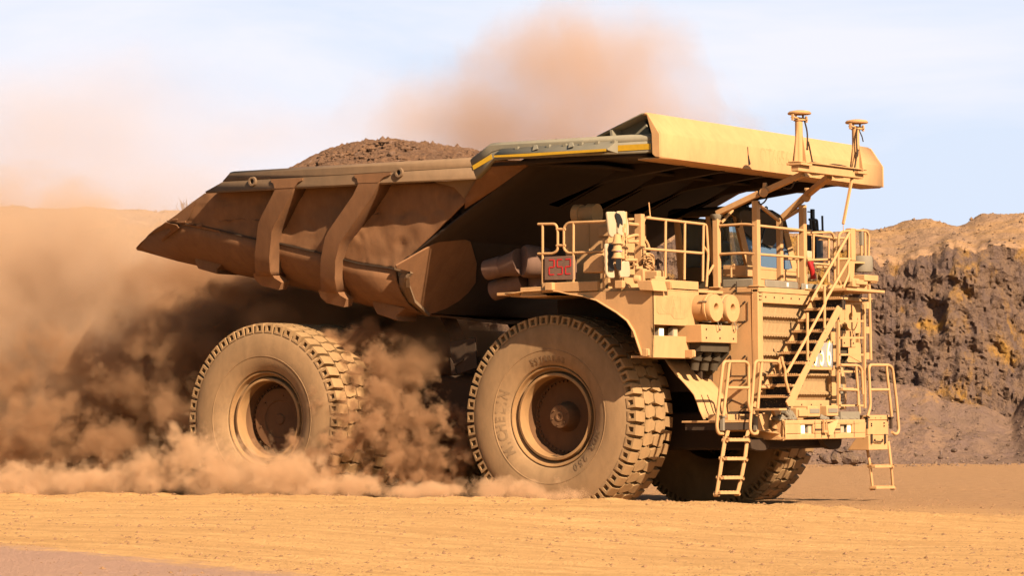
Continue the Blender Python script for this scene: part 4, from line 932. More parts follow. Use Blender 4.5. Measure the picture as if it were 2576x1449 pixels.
ps.tube([Pp(740, 960), Pp(860, 960)], 0.03, 6).tube([Pp(790, 960), Pp(790, 1060)], 0.04, 8).tube([Pp(650, 235), Pp(730, 230)], 0.03, 6).tube([Pp(550, 1080), Pp(620, 1085)], 0.015, 5).tube([Pp(535, 880), Pp(530, 1200)], 0.02, 5)
for i in range(14):
    ps.box(Pp(590+rnd.uniform(-35, 45), 330+i*42), (0.07, rnd.uniform(.03, .09), rnd.uniform(.03, .08)))
ps.build('mirror_bracket', P_, truck, 40)
lb = MB().prism([Pp(650, 730, XM-.1), Pp(755, 720, XM-.1), Pp(760, 860, XM-.1), Pp(740, 1030, XM-.1), Pp(680, 1030, XM-.1), Pp(660, 880, XM-.1)], (-0.2, 0, 0)); lb.build('deck_side_box', P_, truck)
cbm = MB()
cbm.tube(rounded([Pp(620, 530), Pp(720, 495), Pp(800, 480), Pp(870, 520), Pp(930, 570), Pp(970, 640), Pp(985, 700)], 0.2), 0.032, 8)
cbm.tube(rounded([Pp(900, 990), Pp(905, 500), Pp(900, 260), Pp(940, 200), Pp(1010, 190)], 0.15), 0.02, 6)
cbm.tube(rounded([Pp(640, 580), Pp(760, 600), Pp(870, 660), Pp(900, 700)], 0.1), 0.02, 6)
for i in range(11):
    r1 = rnd.uniform
    cbm.tube(rounded([Pp(890+r1(-10, 20), 800+i*16, XM+r1(0, .2)), Pp(960+r1(-20, 40), 770+i*20, XM+r1(0, .2)), Pp(1050+r1(-10, 25), 800+i*22, XM+r1(0, .2)), Pp(1055+r1(-10, 20), 960+i*10, XM+r1(0, .2)), Pp(980+r1(-30, 20), 980+i*12, XM+r1(0, .2)), Pp(900+r1(-10, 20), 900+i*14, XM+r1(0, .2))], 0.12), 0.017, 6)
cbm.build('cable_bundle', P_, truck, 50)
jb = MB().box(Pp(1060, 1130, XM+.5), (0.35, 0.3, 0.16)).box(Pp(860, 1130, XM+.3), (0.2, 0.15, 0.25)).box(Pp(1150, 1230, XM+.75), (0.08, 0.35, 0.2)); jb.build('junction_box', P_, truck, bevel=0.02)

# ---------------------------------------------------------------- stair
def Cp(px, py, x): return U('C', px, py, x=x)
X0, X1 = 3.68, 4.36
def line2(a, b, t): return a.lerp(b, t)
f0a = Cp(1160, 1449, X1); f0b = Cp(1775, 215, X1)     # front stringer centre line
f0c = Ep(1180, 60, x=X1)
st = MB()
fa = [U('C', 1108, 1395, x=X1), U('C', 1730, 232, x=X1), U('C', 1782, 280, x=X1), U('C', 1350, 1080, x=X1), U('C', 1190, 1449, x=X1), U('E', 1130, 180, x=X1)]
st.prism(fa, (0.035, 0, 0))
ba = [U('C', 790, 1330, x=X0), U('C', 1460, 130, x=X0), U('C', 1530, 0, x=X0), U('C', 1540, 60, x=X0), U('C', 1450, 280, x=X0), U('C', 860, 1320, x=X0), U('E', 770, 200, x=X0), U('E', 725, 180, x=X0)]
st.prism(ba, (-0.035, 0, 0))
stair = st.build('front_stair', P_, truck, bevel=0.006)
# treads : nosing + perforated riser shade
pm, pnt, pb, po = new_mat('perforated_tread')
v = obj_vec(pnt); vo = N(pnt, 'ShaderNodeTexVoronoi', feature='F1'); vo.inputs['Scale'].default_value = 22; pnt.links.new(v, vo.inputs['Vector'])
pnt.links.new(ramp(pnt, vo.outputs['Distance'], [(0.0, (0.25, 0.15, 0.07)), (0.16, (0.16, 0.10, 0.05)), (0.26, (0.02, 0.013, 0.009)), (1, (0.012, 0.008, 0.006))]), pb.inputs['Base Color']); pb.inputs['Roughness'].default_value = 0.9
nose = [(1620, 148), (1550, 275), (1480, 408), (1405, 540), (1330, 672), (1255, 800), (1180, 925), (1105, 1070), (1030, 1195), (960, 1328)]
tops = []
for i, (px, py) in enumerate(nose):
    p = Cp(px, py, (X0+X1)/2); tops.append(p)
    t = MB().span((X0-0.02, p.y-0.09, p.z-0.025), (X1+0.02, p.y+0.18, p.z+0.015))
    for q in range(14): t.span((X0+0.03+q*0.046, p.y-0.095, p.z+0.012), (X0+0.05+q*0.046, p.y-0.06, p.z+0.026))
    t.build('stair_tread', P_, stair)
for i, p in enumerate(tops):
    MB().span((X0+0.01, p.y+0.10, p.z-0.22), (X1-0.01, p.y+0.12, p.z-0.03)).build('stair_riser', pm, stair)
p = tops[-1]; MB().span((X0-0.02, p.y-0.40, p.z-0.27), (X1+0.02, p.y-0.1, p.z-0.23)).build('stair_tread', P_, stair)
# stair handrails
XH = X1+0.02
railing([[Bp(1885, 620, x=XH-.5), Bp(1560, 1190, x=XH-.5), Bp(1420, 1449, x=XH-.5)]], parent=stair, r=0.03)
railing([[Bp(1880, 945, x=XH-.3), Bp(1590, 1449, x=XH), U('C', 1590, 210, x=XH), U('C', 1400, 560, x=XH), U('C', 1125, 1050, x=XH)],
         [U('C', 1065, 850, x=XH), U('C', 1080, 940, x=XH), U('C', 1110, 1010, x=XH), U('C', 1112, 1130, x=XH), U('C', 1155, 1280, x=XH)],
         [U('C', 1582, 0, x=XH), U('C', 1582, 560, x=XH)], [U('C', 1375, 320, x=XH), U('C', 1378, 940, x=XH)]], parent=stair, r=0.03)
railing([[U('C', 1815, 0, x=XH-.4), U('C', 1808, 250, x=XH-.4)]], parent=stair)
tk = MB()
for px, py in ((1570, 590), (1370, 980), (1135, 1400), (1800, 200)):
    c = U('C', px, py, x=XH-.02); tk.span((c.x-.03, c.y-.05, c.z+.12), (c.x+.04, c.y+.05, c.z+.14)).span((c.x-.03, c.y-.05, c.z-.14), (c.x+.04, c.y+.05, c.z-.12)).tube([c+Vector((0, 0, -.14)), c+Vector((0, 0, .14))], 0.03, 8)
tk.build('rail_clamp', MT['dark'], stair)
# upper landing under the far post
ld = MB(); a = Bp(1470, 1215, x=XF+.1); b = Bp(1810, 1250, x=XF+.1); ld.span((XF-0.6, a.y-.1, ZD-0.03), (X1, b.y+0.35, ZD+0.02)).prism([Bp(1520, 1250, x=X0), Bp(1810, 1250, x=X0), Bp(1780, 1449, x=X0), Bp(1600, 1420, x=X0)], (-0.03, 0, 0))
ld.build('stair_landing', P_, stair)

# ---------------------------------------------------------------- far side vertical ladder
XV = 3.75
vl = MB()
for px, y0, y1 in ((1745, 180, 1449), (2057, 190, 1449)):
    vl.beam(U('C', px, y0, x=XV), U('E', px+8, 165+35, x=XV), 0.07, 0.05)
for py in (210, 420, 622, 825, 1028, 1235, 1437): vl.beam(U('C', 1748, py, x=XV), U('C', 2040, py, x=XV), 0.05, 0.04)
for py in (230, 530, 840): vl.box(U('C', 2088, py, x=XV), (0.06, 0.14, 0.14))
vl.tube([U('B', 2115, 1250, x=XV-.1), U('C', 2118, 0, x=XV-.1), U('C', 2138, 890, x=XV-.1)], 0.035, 8)
vl.build('access_ladder', P_, truck, 40)
# ---------------------------------------------------------------- bumper and platforms
XBm = 4.08
bp0 = Ep(1120, 345, x=XBm); bp1 = Ep(2080, 558, x=XBm)
zt2, zb2 = bp0.z, bp1.z-0.01
op = [(Ep(1300, 395, x=XBm), Ep(1455, 510, x=XBm)), (Ep(1775, 398, x=XBm), Ep(1925, 512, x=XBm))]
bu = MB()
ya, yz = bp0.y, bp1.y
oz1 = op[0][0].z; oz0 = op[0][1].z
bu.span((XBm-0.06, ya, oz1), (XBm, yz, zt2)).span((XBm-0.06, ya, zb2), (XBm, yz, oz0))
cuts = [ya, op[0][0].y, op[0][1].y, op[1][0].y, op[1][1].y, yz]
for i in (0, 2, 4): bu.span((XBm-0.06, cuts[i], oz0), (XBm, cuts[i+1], oz1))
bu.span((XBm-0.45, ya, zt2-0.04), (XBm-0.06, yz, zt2)).span((XBm-0.45, ya, zb2), (XBm-0.06, yz, zb2+0.04)).span((XBm-0.45, ya, zb2), (XBm-0.40, yz, zt2)).span((XBm-0.45, ya, zb2), (XBm-0.06, ya+0.04, zt2)).span((XBm-0.45, yz-0.04, zb2), (XBm-0.06, yz, zt2))
bumper = bu.build('bumper', P_, truck, bevel=0.02)
bs = MB(); cyb = (ya+yz)/2
for y_ in (op[0][1].y+0.04, Ep(1545, 400, x=XBm).y, op[1][0].y-0.25, op[1][1].y+0.05): bs.span((XBm, y_-0.008, zb2+0.03), (XBm+0.004, y_+0.008, zt2-0.03))
bs.span((XBm, op[0][1].y+0.05, oz0+0.06), (XBm+0.004, Ep(1550, 470, x=XBm).y, oz0+0.10)).span((XBm, Ep(1710, 470, x=XBm).y, oz0+0.06), (XBm+0.004, op[1][0].y-0.02, oz0+0.10))
bs.build('bumper_seam', MT['dark'], bumper)
for (px, py, lit) in ((1318, 455, True), (1400, 460, False), (1790, 452, False), (1872, 455, True)):
    headlamp(Ep(px, py, x=XBm-0.07), 0.085, lit, bumper, 0.9)
# light boxes on the bumper shelf
for (px0, py0, px1, py1, kind_) in ((1250, 195, 1372, 318, 0), (1388, 172, 1535, 305, 1), (1612, 168, 1752, 298, 1)):
    a = Ep(px0, py0, x=XBm-0.1); b = Ep(px1, py1, x=XBm-0.1)
    o_ = MB().span((XBm-0.45, a.y, b.z), (XBm-0.1, b.y, a.z)).build('work_light', P_, bumper, bevel=0.02)
    if kind_: MB().span((XBm-0.105, a.y+0.05, b.z+0.07), (XBm-0.088, b.y-0.05, a.z-0.06)).build('work_light_glass', MT['chrome'] if False else MT['grey'], o_, bevel=0.004)
    else: MB().span((XBm-0.1, a.y+0.03, b.z+0.03), (XBm-0.06, b.y-0.03, a.z-0.04)).build('work_light_cover', P_, o_, bevel=0.01)
ho = MB()
for i in range(16):
    y_ = rnd.uniform(Ep(1110, 300, x=XBm).y, Ep(1230, 300, x=XBm).y) if i < 8 else rnd.uniform(Ep(1390, 300, x=XBm).y, Ep(2050, 300, x=XBm).y)
    z_ = zt2+rnd.uniform(0.03, 0.3 if i < 8 else 0.09); ho.tube([(XBm-0.3, y_, z_), (XBm-0.12, y_+rnd.uniform(-.1, .1), z_-0.01), (XBm-0.1, y_+rnd.uniform(.05, .2), zt2+.02)], rnd.uniform(.02, .04), 7)
ho.span((XBm-0.4, Ep(1830, 285, x=XBm).y, zt2), (XBm-0.1, Ep(2060, 285, x=XBm).y, zt2+0.16))
ho.build('hose_run', MT['grey'], bumper, 40)
sb_ = MB().prism([Ep(1620, 400, x=XBm+.05), Ep(1740, 335, x=XBm+.05), Ep(1752, 350, x=XBm+.12), Ep(1680, 525, x=XBm+.12), Ep(1635, 522, x=XBm+.05)], (-0.04, 0, 0))
sb_.beam(Ep(1565, 360, x=XBm+.05), Ep(1745, 350, x=XBm+.05), 0.03, 0.03).beam(Ep(1570, 340, x=XBm+.05), Ep(1575, 490, x=XBm+.05), 0.03, 0.03).beam(Ep(1600, 340, x=XBm+.05), Ep(1605, 480, x=XBm+.05), 0.03, 0.03).beam(Ep(1565, 480, x=XBm+.05), Ep(1610, 482, x=XBm+.05), 0.05, 0.05)
sb_.build('folding_step', P_, bumper)
for pts in (((690, 575), (925, 560), (925, 640), (900, 700), (860, 714), (770, 712), (710, 690)), ((1555, 575), (1795, 570), (1785, 650), (1755, 690), (1700, 700), (1640, 690), (1590, 640))):
    MB().prism([Ep(*p, x=XBm-0.5) for p in pts], (-0.12, 0, 0)).build('tow_hook', MT['dark'], bumper, bevel=0.015)
# near platform box between stair foot and ladder
XP = 3.72
pl = MB(); a = Ep(770, 270, x=XP); b = Ep(915, 478, x=XP); a0 = Ep(370, 350, x=XP)
pl.span((XP-0.9, a.y, b.z), (XP, b.y, a.z))
pl.span((XP-0.9, a0.y-0.05, a0.z-0.04), (XP-0.05, a.y, a0.z))
for q in range(30): pl.span((XP-0.05, a0.y+q*0.042, a0.z-0.02), (XP-0.035, a0.y+0.02+q*0.042, a0.z+0.012))
c0 = Ep(425, 275, x=XP-.25); c1 = Ep(740, 350, x=XP-.25); pl.span((XP-0.7, c0.y, c1.z), (XP-0.25, c1.y, c0.z))
pl.prism([(XP, b.y, b.z+0.02), (XP-0.9, b.y, b.z+0.02), (XBm-0.5, ya, zb2), (XBm-0.1, ya, zb2)], (0, 0, 0.04))
pl.prism([(XP-0.02, a.y+.05, b.z), (XP-0.02, b.y, b.z), (XBm-0.12, ya, zb2), (XBm-0.12, ya, zb2+0.12), (XP-0.02, b.y, b.z+0.10)], (-0.03, 0, 0))
plat = pl.build('near_platform', P_, truck, bevel=0.008)
MB().span((XP-0.85, a0.y, a0.z-0.18), (XP-0.06, a.y-0.02, a0.z-0.05)).build('platform_beam', MT['dark'], plat)
tp = MB().loft([[Ep(915, 130, x=XP+.1), Ep(960, 190, x=XP+.15), Ep(1040, 170, x=XP+.1), Ep(1115, 150, x=XP+.1)], [Ep(945, 250, x=XP+.1), Ep(985, 260, x=XP+.2), Ep(1040, 240, x=XP+.15), Ep(1090, 240, x=XP+.1)], [Ep(965, 320, x=XP+.05), Ep(1000, 325, x=XP+.08), Ep(1050, 320, x=XP+.08), Ep(1085, 318, x=XP+.05)], [Ep(945, 440, x=XP+.1), Ep(985, 450, x=XP+.2), Ep(1040, 455, x=XP+.15), Ep(1085, 465, x=XP+.1)]])
tp.build('tied_canvas', MT['white'] if False else P_, plat, 60, solid=0.01)
for (p0, p1) in (((355, 300), (355, 470)), ((755, 290), (755, 470)), ((1085, 305), (1080, 480))):
    MB().beam(Ep(*p0, x=XP+.03), Ep(*p1, x=XP+.03), 0.07, 0.06).box(Ep(*p0, x=XP+.03), (0.1, 0.14, 0.03)).build('rail_socket', MT['grey'], plat)
# loop handrails by the ladders
XQ = 3.85
def Jp(px, py, x=XQ): return U('J', px, py, x=x)
railing([[Jp(240, 1405), Jp(165, 1400), Jp(140, 1300), Jp(150, 1100), Jp(240, 290), Jp(265, 245), Jp(600, 245), Jp(650, 290), Jp(655, 780), Jp(650, 930), Jp(680, 1050)], [Jp(345, 260), Jp(245, 1120)], [Jp(310, 665), Jp(655, 665)]], r=0.032)
railing([[Jp(795, 1345), Jp(790, 1395), Jp(730, 1410), Jp(680, 1370), Jp(675, 1250), Jp(750, 270), Jp(780, 235), Jp(1110, 240), Jp(1155, 290), Jp(1180, 760), Jp(1180, 900), Jp(1215, 1110)], [Jp(860, 255), Jp(785, 1120)], [Jp(840, 655), Jp(1175, 660)]], r=0.032)
XT = 3.85
railing([[U('C', 1775, 950, x=XT), U('C', 1990, 955, x=XT), U('C', 2030, 1000, x=XT), U('C', 2045, 1300, x=XT)], [U('C', 1960, 960, x=XT), U('E', 2005, 265, x=XT)], [U('C', 1790, 1245, x=XT), U('C', 1985, 1250, x=XT), U('E', 1990, 170, x=XT)]], r=0.03)
railing([[U('E', 2100, 300, x=XT), U('C', 2135, 1449, x=XT), U('C', 2115, 990, x=XT), U('C', 2130, 950, x=XT), U('C', 2360, 950, x=XT), U('C', 2400, 990, x=XT), U('C', 2450, 1400, x=XT), U('E', 2478, 480, x=XT), U('E', 2440, 522, x=XT), U('E', 2395, 490, x=XT)], [U('C', 2325, 960, x=XT), U('E', 2390, 300, x=XT)], [U('C', 2130, 1248, x=XT), U('C', 2355, 1248, x=XT)]], r=0.032)
# far platform
fp = MB(); a = Ep(2100, 285, x=XP); b = Ep(2352, 520, x=XP); fp.span((XP-0.8, a.y, b.z), (XP, b.y, a.z)).span((XP, a.y-0.02, a.z-0.10), (XP+0.02, b.y+0.02, a.z))
a = Ep(2115, 530, x=XP+.15); b = Ep(2345, 700, x=XP+.15); fp.prism([(XP+.15, a.y, a.z), (XP+.15, a.y, b.z), (XP-.35, a.y-.0, b.z), (XP-0.1, a.y, a.z)], (0, b.y-a.y, 0))
fpo = fp.build('far_platform', P_, truck, bevel=0.012)
hd2 = MB().tube(rounded([Ep(2190, 575, x=XP+.17), Ep(2190, 600, x=XP+.2), Ep(2280, 605, x=XP+.2), Ep(2282, 578, x=XP+.17)], 0.03), 0.014, 6)
for px in (2150, 2312): hd2.box(Ep(px, 570, x=XP+.17), (0.03, 0.05, 0.2))
for px, py in ((2148, 388), (2148, 412), (2300, 380), (2300, 415), (2190, 318), (2255, 318)): hd2.box(Ep(px, py, x=XP+.01), (0.02, 0.03, 0.03))
for px in (2090, 2380): hd2.beam(Ep(px, 315, x=XP+.05), Ep(px, 450, x=XP+.05), 0.06, 0.05).box(Ep(px, 315, x=XP+.05), (0.08, 0.14, 0.03))
hd2.build('box_handle', MT['dark'], fpo)
# ladders
def ladder(lp, rp_, rungs, w, wav):
    mb = MB()
    for pts in (lp, rp_):
        for i in range(len(pts)-1):
            mb.beam(pts[i], pts[i+1]+(pts[i+1]-pts[i])*0.02, w, 0.03, up=(1, 0, 0))
            mb.lathe([(0.045, -0.05), (0.045, 0.05)], pts[i+1], (1, 0, 0.1), 8)
    o_ = mb.build('step_ladder', P_, truck, bevel=0.006)
    for a, b in rungs: 
        r_ = MB().beam(a, b, 0.16, 0.055, up=(0, 0, 1))
        for k in range(5): r_.box(a.lerp(b, (k+.5)/5)+Vector((0, 0, .03)), (0.15, 0.05, 0.02))
        r_.build('rung', P_, o_, bevel=0.006)
ladder([Ep(428, 450, x=XP-.1), Ep(400, 565, x=XP-.05), Ep(385, 590, x=XP), Ep(352, 805, x=XP), Ep(318, 1035, x=XP-.05), Ep(285, 1240, x=XP-.1)],
       [Ep(670, 455, x=XP-.1), Ep(645, 560, x=XP-.05), Ep(652, 590, x=XP), Ep(625, 820, x=XP), Ep(582, 1045, x=XP-.05), Ep(535, 1230, x=XP-.1)],
       [(Ep(400, 585, x=XP), Ep(640, 585, x=XP)), (Ep(370, 812, x=XP), Ep(600, 812, x=XP)), (Ep(335, 1042, x=XP-.05), Ep(560, 1040, x=XP-.05)), (Ep(290, 1220, x=XP-.1), Ep(520, 1220, x=XP-.1))], 0.10, 0)
ladder([Ep(2098, 700, x=XP-.1), Ep(2130, 890, x=XP-.1), Ep(2160, 1165, x=XP-.15)], [Ep(2350, 600, x=XP), Ep(2385, 900, x=XP), Ep(2405, 1160, x=XP-.1)], [(Ep(2150, 905, x=XP-.05), Ep(2370, 902, x=XP-.05)), (Ep(2165, 1158, x=XP-.1), Ep(2395, 1155, x=XP-.1))], 0.08, 0)
# small bits beside the grille: valves, pipes
vp = MB()
for i in range(7):
    c = U('C', 1735+rnd.uniform(-12, 22), 870+i*85+rnd.uniform(-20, 20), x=3.5); vp.box(c, (0.12, rnd.uniform(.08, .22), rnd.uniform(.05, .12)))
vp.tube([U('C', 1725, 430, x=3.5), U('C', 1735, 900, x=3.5), U('C', 1728, 1440, x=3.5)], 0.035, 8)
vp.tube([U('C', 1760, 160, x=3.3), U('C', 1700, 520, x=3.3)], 0.03, 8)
vp.build('pipe_run', MT['grey'], truck, 40)
gd = MB().loft([[U('C', 1770, 975, x=3.0), U('C', 1800, 980, x=3.0)], [U('C', 1770, 1150, x=3.05), U('C', 1838, 1140, x=3.05)], [U('C', 1775, 1320, x=3.1), U('C', 1845, 1320, x=3.1)], [U('E', 1770, 220, x=3.2), U('E', 1840, 215, x=3.2)]]); gd.build('hose_guard', P_, truck, solid=0.02)
hr = MB()
for i in range(4): hr.tube([U('C', 1760, 1290+i*45, x=3.12), U('C', 1805, 1270+i*45, x=3.16)], 0.045, 10)
hr.build('coolant_hose', MT['dark'], truck, 40)
# ore in the bed
om, ont, ob, oo = new_mat('ore_rubble')
v = obj_vec(ont); c1 = noise_tex(ont, v, 3.0, 8, 0.7); vo = N(ont, 'ShaderNodeTexVoronoi'); vo.inputs['Scale'].default_value = 9; ont.links.new(v, vo.inputs['Vector'])
cc = ramp(ont, vo.outputs['Color'], [(0.0, (0.08, 0.04, 0.025)), (0.45, (0.15, 0.085, 0.05)), (0.75, (0.23, 0.115, 0.055)), (1, (0.28, 0.2, 0.16))])
ont.links.new(mixc(ont, c1, cc, (0.36, 0.185, 0.10)), ob.inputs['Base Color']); ob.inputs['Roughness'].default_value = 1; ob.inputs['Specular IOR Level'].default_value = 0.1
c2 = noise_tex(ont, v, 16, 8, 0.75); bump(ont, ob, c2, 1.0, 0.12)
ol = [S(1020, 420, -1.5), S(1150, 340, -1.5), S(1300, 268, -1.5), S(1480, 232, -1.5), S(1600, 225, -1.5), S(1700, 228, -1.5), S(1850, 258, -1.5), S(2000, 295, -1.5), S(2230, 350, -1.5), S(2380, 400, -1.5)]
xs_ = [p.x for p in ol]; zs_ = [p.z for p in ol]
def oz(x):
    if x <= xs_[0]: return zs_[0]-(xs_[0]-x)*0.35
    if x >= xs_[-1]: return zs_[-1]-(x-xs_[-1])*0.3
    for i in range(len(xs_)-1):
        if x <= xs_[i+1]: t = (x-xs_[i])/(xs_[i+1]-xs_[i]); t = t*t*(3-2*t)*.35+t*.65; return zs_[i]*(1-t)+zs_[i+1]*t
pk = max(zs_)
ore = MB(); nx, ny = 200, 110; xA, xB_ = -8.6, 0.2
for j in range(ny+1):
    y = -4.0+8.0*j/ny
    for i in range(nx+1):
        x = xA+(xB_-xA)*i/nx
        k = abs(y)/4.0; z = oz(x) if k < .3 else oz(x)+(6.0-oz(x))*((k-.3)/.7)**1.5*(1 if oz(x) > 6 else 0.3)
        if x > h0.x: z = max(z, (h0.z+(x-h0.x)*(h1.z-h0.z)/(h1.x-h0.x))+0.25)
        p = Vector((x, y, 0)); z += noise.noise(p*1.3)*0.10+noise.noise(p*4)*0.06+noise.noise(p*9)*0.045
        ore.v.append(Vector((x, y, z)))
ore.f = [(j*(nx+1)+i, j*(nx+1)+i+1, (j+1)*(nx+1)+i+1, (j+1)*(nx+1)+i) for j in range(ny) for i in range(nx)]
for k in range(2600):   # loose lumps on the heap
    x = rnd.uniform(-7.0, -1.7); y = rnd.uniform(-3.0, 1.5); kk = abs(y)/4
    z = oz(x) if kk < .3 else oz(x)+(6.0-oz(x))*((kk-.3)/.7)**1.5*(1 if oz(x) > 6 else .3)
    s_ = rnd.uniform(0.025, 0.085)*(1.9 if rnd.random() < .07 else 1); c = Vector((x, y, z))
    pts = [c+Vector((rnd.uniform(.6, 1.2)*a, rnd.uniform(.6, 1.2)*b, rnd.uniform(.5, 1)*d))*s_ for a, b, d in ((1, 0, 0), (-1, 0, 0), (0, 1, 0), (0, -1, 0), (0, 0, 1), (0, 0, -1))]
    ore.add(pts, [(0, 2, 4), (2, 1, 4), (1, 3, 4), (3, 0, 4), (2, 0, 5), (1, 2, 5), (3, 1, 5), (0, 3, 5)])
oh = ore.build('ore_heap', om, None, 0, recalc=False)
tag(oh, 'heap of brown broken ore piled in the bed of the haul truck', 'ore heap')
# ---------------------------------------------------------------- every far-apart piece becomes a part of its own
import numpy as np
def descendants(o):
    out = []
    for c in o.children: out.append(c); out += descendants(c)
    return out
def split_pieces(o):
    me = o.data; nv = len(me.vertices)
    if nv < 8 or nv > 60000: return
    co = np.empty(nv*3, np.float32); me.vertices.foreach_get('co', co); co = co.reshape(nv, 3)
    ed = np.empty(len(me.edges)*2, np.int32); me.edges.foreach_get('vertices', ed); ed = ed.reshape(-1, 2)
    par = np.arange(nv)
    while True:
        a, b = par[ed[:, 0]], par[ed[:, 1]]; lo, hi = np.minimum(a, b), np.maximum(a, b); m_ = lo != hi
        if not m_.any(): break
        np.minimum.at(par, hi[m_], lo[m_])
        while True:
            q = par[par]
            if (q == par).all(): break
            par = q
    roots, isl = np.unique(par, return_inverse=True); k = len(roots)
    if k < 2 or k > 400: return
    lo = np.full((k, 3), np.inf); hi = np.full((k, 3), -np.inf)
    np.minimum.at(lo, isl, co); np.maximum.at(hi, isl, co)
    size = (hi-lo).max(axis=1)
    gap = np.maximum(0, np.maximum(lo[:, None]-hi[None], lo[None]-hi[:, None]))
    near = np.sqrt((gap**2).sum(axis=2)) <= np.maximum(0.02, 0.5*np.maximum(size[:, None], size[None]))
    lab = np.arange(k)
    while True:
        new = np.array([lab[near[i]].min() for i in range(k)])
        if (new == lab).all(): break
        lab = new
    kinds_ = np.unique(lab)
    if len(kinds_) < 2: return
    piece = lab[isl]
    order = sorted(kinds_, key=lambda c: -(piece == c).sum())
    full = me.copy()
    for n_, c in enumerate(order):
        mm = full.copy() if n_ else me
        bm = bmesh.new(); bm.from_mesh(mm); bm.verts.ensure_lookup_table()
        bmesh.ops.delete(bm, geom=[v for v in bm.verts if piece[v.index] != c], context='VERTS')
        bm.to_mesh(mm); bm.free()
        if n_:
            mm.name = o.name.split('.')[0]; d = o.copy(); d.data = mm; COL.objects.link(d)
    bpy.data.meshes.remove(full)
for o_ in descendants(truck):
    if o_.type == 'MESH' and o_.data.users == 1: split_pieces(o_)
# ================================================================ sky, sun
w = bpy.data.worlds.new("World"); scene.world = w; w.use_nodes = True
nt = w.node_tree; nt.nodes.clear()
out = nt.nodes.new('ShaderNodeOutputWorld'); bg = nt.nodes.new('ShaderNodeBackground'); nt.links.new(bg.outputs[0], out.inputs[0])
sky = nt.nodes.new('ShaderNodeTexSky'); sky.sky_type = 'NISHITA'; sky.sun_disc = False
SUN_EL, SUN_AZ = 33.0, -22.5    # azimuth measured from +X towards +Y
sv = Vector((math.cos(R_(SUN_EL))*math.cos(R_(SUN_AZ)), math.cos(R_(SUN_EL))*math.sin(R_(SUN_AZ)), math.sin(R_(SUN_EL))))
sky.sun_elevation = R_(SUN_EL); sky.sun_rotation = math.atan2(sv.x, sv.y)
sky.dust_density = 1.0; sky.air_density = 1.0; sky.ozone_density = 1.0
bg.inputs[1].default_value = 0.05
# bright haze low over the horizon and thin cirrus, masked to the viewed side to keep fill light low
tc = nt.nodes.new('ShaderNodeTexCoord'); sp = N(nt, 'ShaderNodeSeparateXYZ'); nt.links.new(tc.outputs['Generated'], sp.inputs[0])
hz_ = ramp(nt, sp.outputs[2], [(0.0, (1, 1, 1)), (0.15, (1, 1, 1)), (0.21, (0.35, 0.35, 0.35)), (0.32, (0, 0, 0))])
mp = N(nt, 'ShaderNodeMapping'); mp.inputs['Scale'].default_value = (3, 3, 12); nt.links.new(tc.outputs['Generated'], mp.inputs[0])
cl_ = noise_tex(nt, mp.outputs[0], 1.6, 6, 0.55, 0.4)
hcol = ramp(nt, cl_, [(0.42, (5.6, 6.3, 7.55)), (0.64, (6.95, 7.0, 7.7))])
low = ramp(nt, sp.outputs[2], [(0.0, (13.8, 13.4, 15.2)), (0.055, (1, 1, 1)), (0.056, (1, 1, 1))]) if False else None
va = N(nt, 'ShaderNodeVectorMath', operation='DOT_PRODUCT'); nt.links.new(tc.outputs['Generated'], va.inputs[0]); va.inputs[1].default_value = (-0.566, 0.823, 0)
azm = ramp(nt, va.outputs['Value'], [(0.35, (0.0, 0.0, 0.0)), (0.80, (1, 1, 1))])
mm_ = N(nt, 'ShaderNodeMath', operation='MULTIPLY'); nt.links.new(hz_, mm_.inputs[0]); nt.links.new(azm, mm_.inputs[1]); hz_ = mm_.outputs[0]
nt.links.new(mixc(nt, hz_, sky.outputs[0], hcol), bg.inputs[0])
sl_ = bpy.data.lights.new('sun', 'SUN'); so = bpy.data.objects.new('sun', sl_); COL.objects.link(so)
sl_.energy = 5.0; sl_.angle = R_(0.5); sl_.color = (1.0, 0.84, 0.64)
so.rotation_euler = sv.to_track_quat('Z', 'Y').to_euler(); so.location = (20, -20, 30)
vs_ = scene.view_settings; vs_.view_transform = 'Standard'; vs_.look = 'None'; vs_.exposure = 1.4; vs_.gamma = 1
cy = scene.cycles
cy.max_bounces = 6; cy.diffuse_bounces = 1; cy.glossy_bounces = 2; cy.transmission_bounces = 4; cy.transparent_max_bounces = 12; cy.volume_bounces = 2
cy.use_denoising = True; cy.caustics_reflective = False; cy.caustics_refractive = False
# ================================================================ ground, pit wall
FH = Vector((CF.x, CF.y, 0)).normalized(); RH = Vector((FH.y, -FH.x, 0))
def W(u, d): return Vector((CC.x, CC.y, 0))+RH*u+FH*d
def sstep(a, b, x):
    t = max(0.0, min(1.0, (x-a)/(b-a))); return t*t*(3-2*t)
def gz(x, y, fine=True):
    edge = -6.2+0.35*noise.noise(Vector((x*0.15, 3, 0)))
    hgt = 0.29-0.29*sstep(4, 13, x)+0.04*noise.noise(Vector((x*0.25, 9, 0)))
    z = hgt*(1-sstep(edge-0.2, edge+1.3, y))
    z -= 0.16*sstep(-18, -30, y)
    p = Vector((x*0.12, y*0.35, 0)); z += noise.noise(p)*0.05
    if y > -6: z += 0.10*sstep(5, 14, x)*noise.noise(Vector((x*0.1+5, y*0.2, 2)))*(1-0)
    if fine:
        z += noise.noise(Vector((x*0.5, y*1.6, 4)))*0.025+noise.noise(Vector((x*2.1, y*3.0, 7)))*0.014+noise.noise(Vector((x*6, y*6, 1)))*0.009
        z += 0.03*noise.noise(Vector((x*0.22, y*1.1, 21)))*sstep(-26, -12, y)
        if edge-0.8 < y < edge+1: z += 0.10*abs(noise.noise(Vector((x*1.1, y*1.6, 11))))+0.05*abs(noise.noise(Vector((x*4.3, y*4, 15))))
    return z
us = [i/260 for i in range(261)]
ds = []; d = 22.0
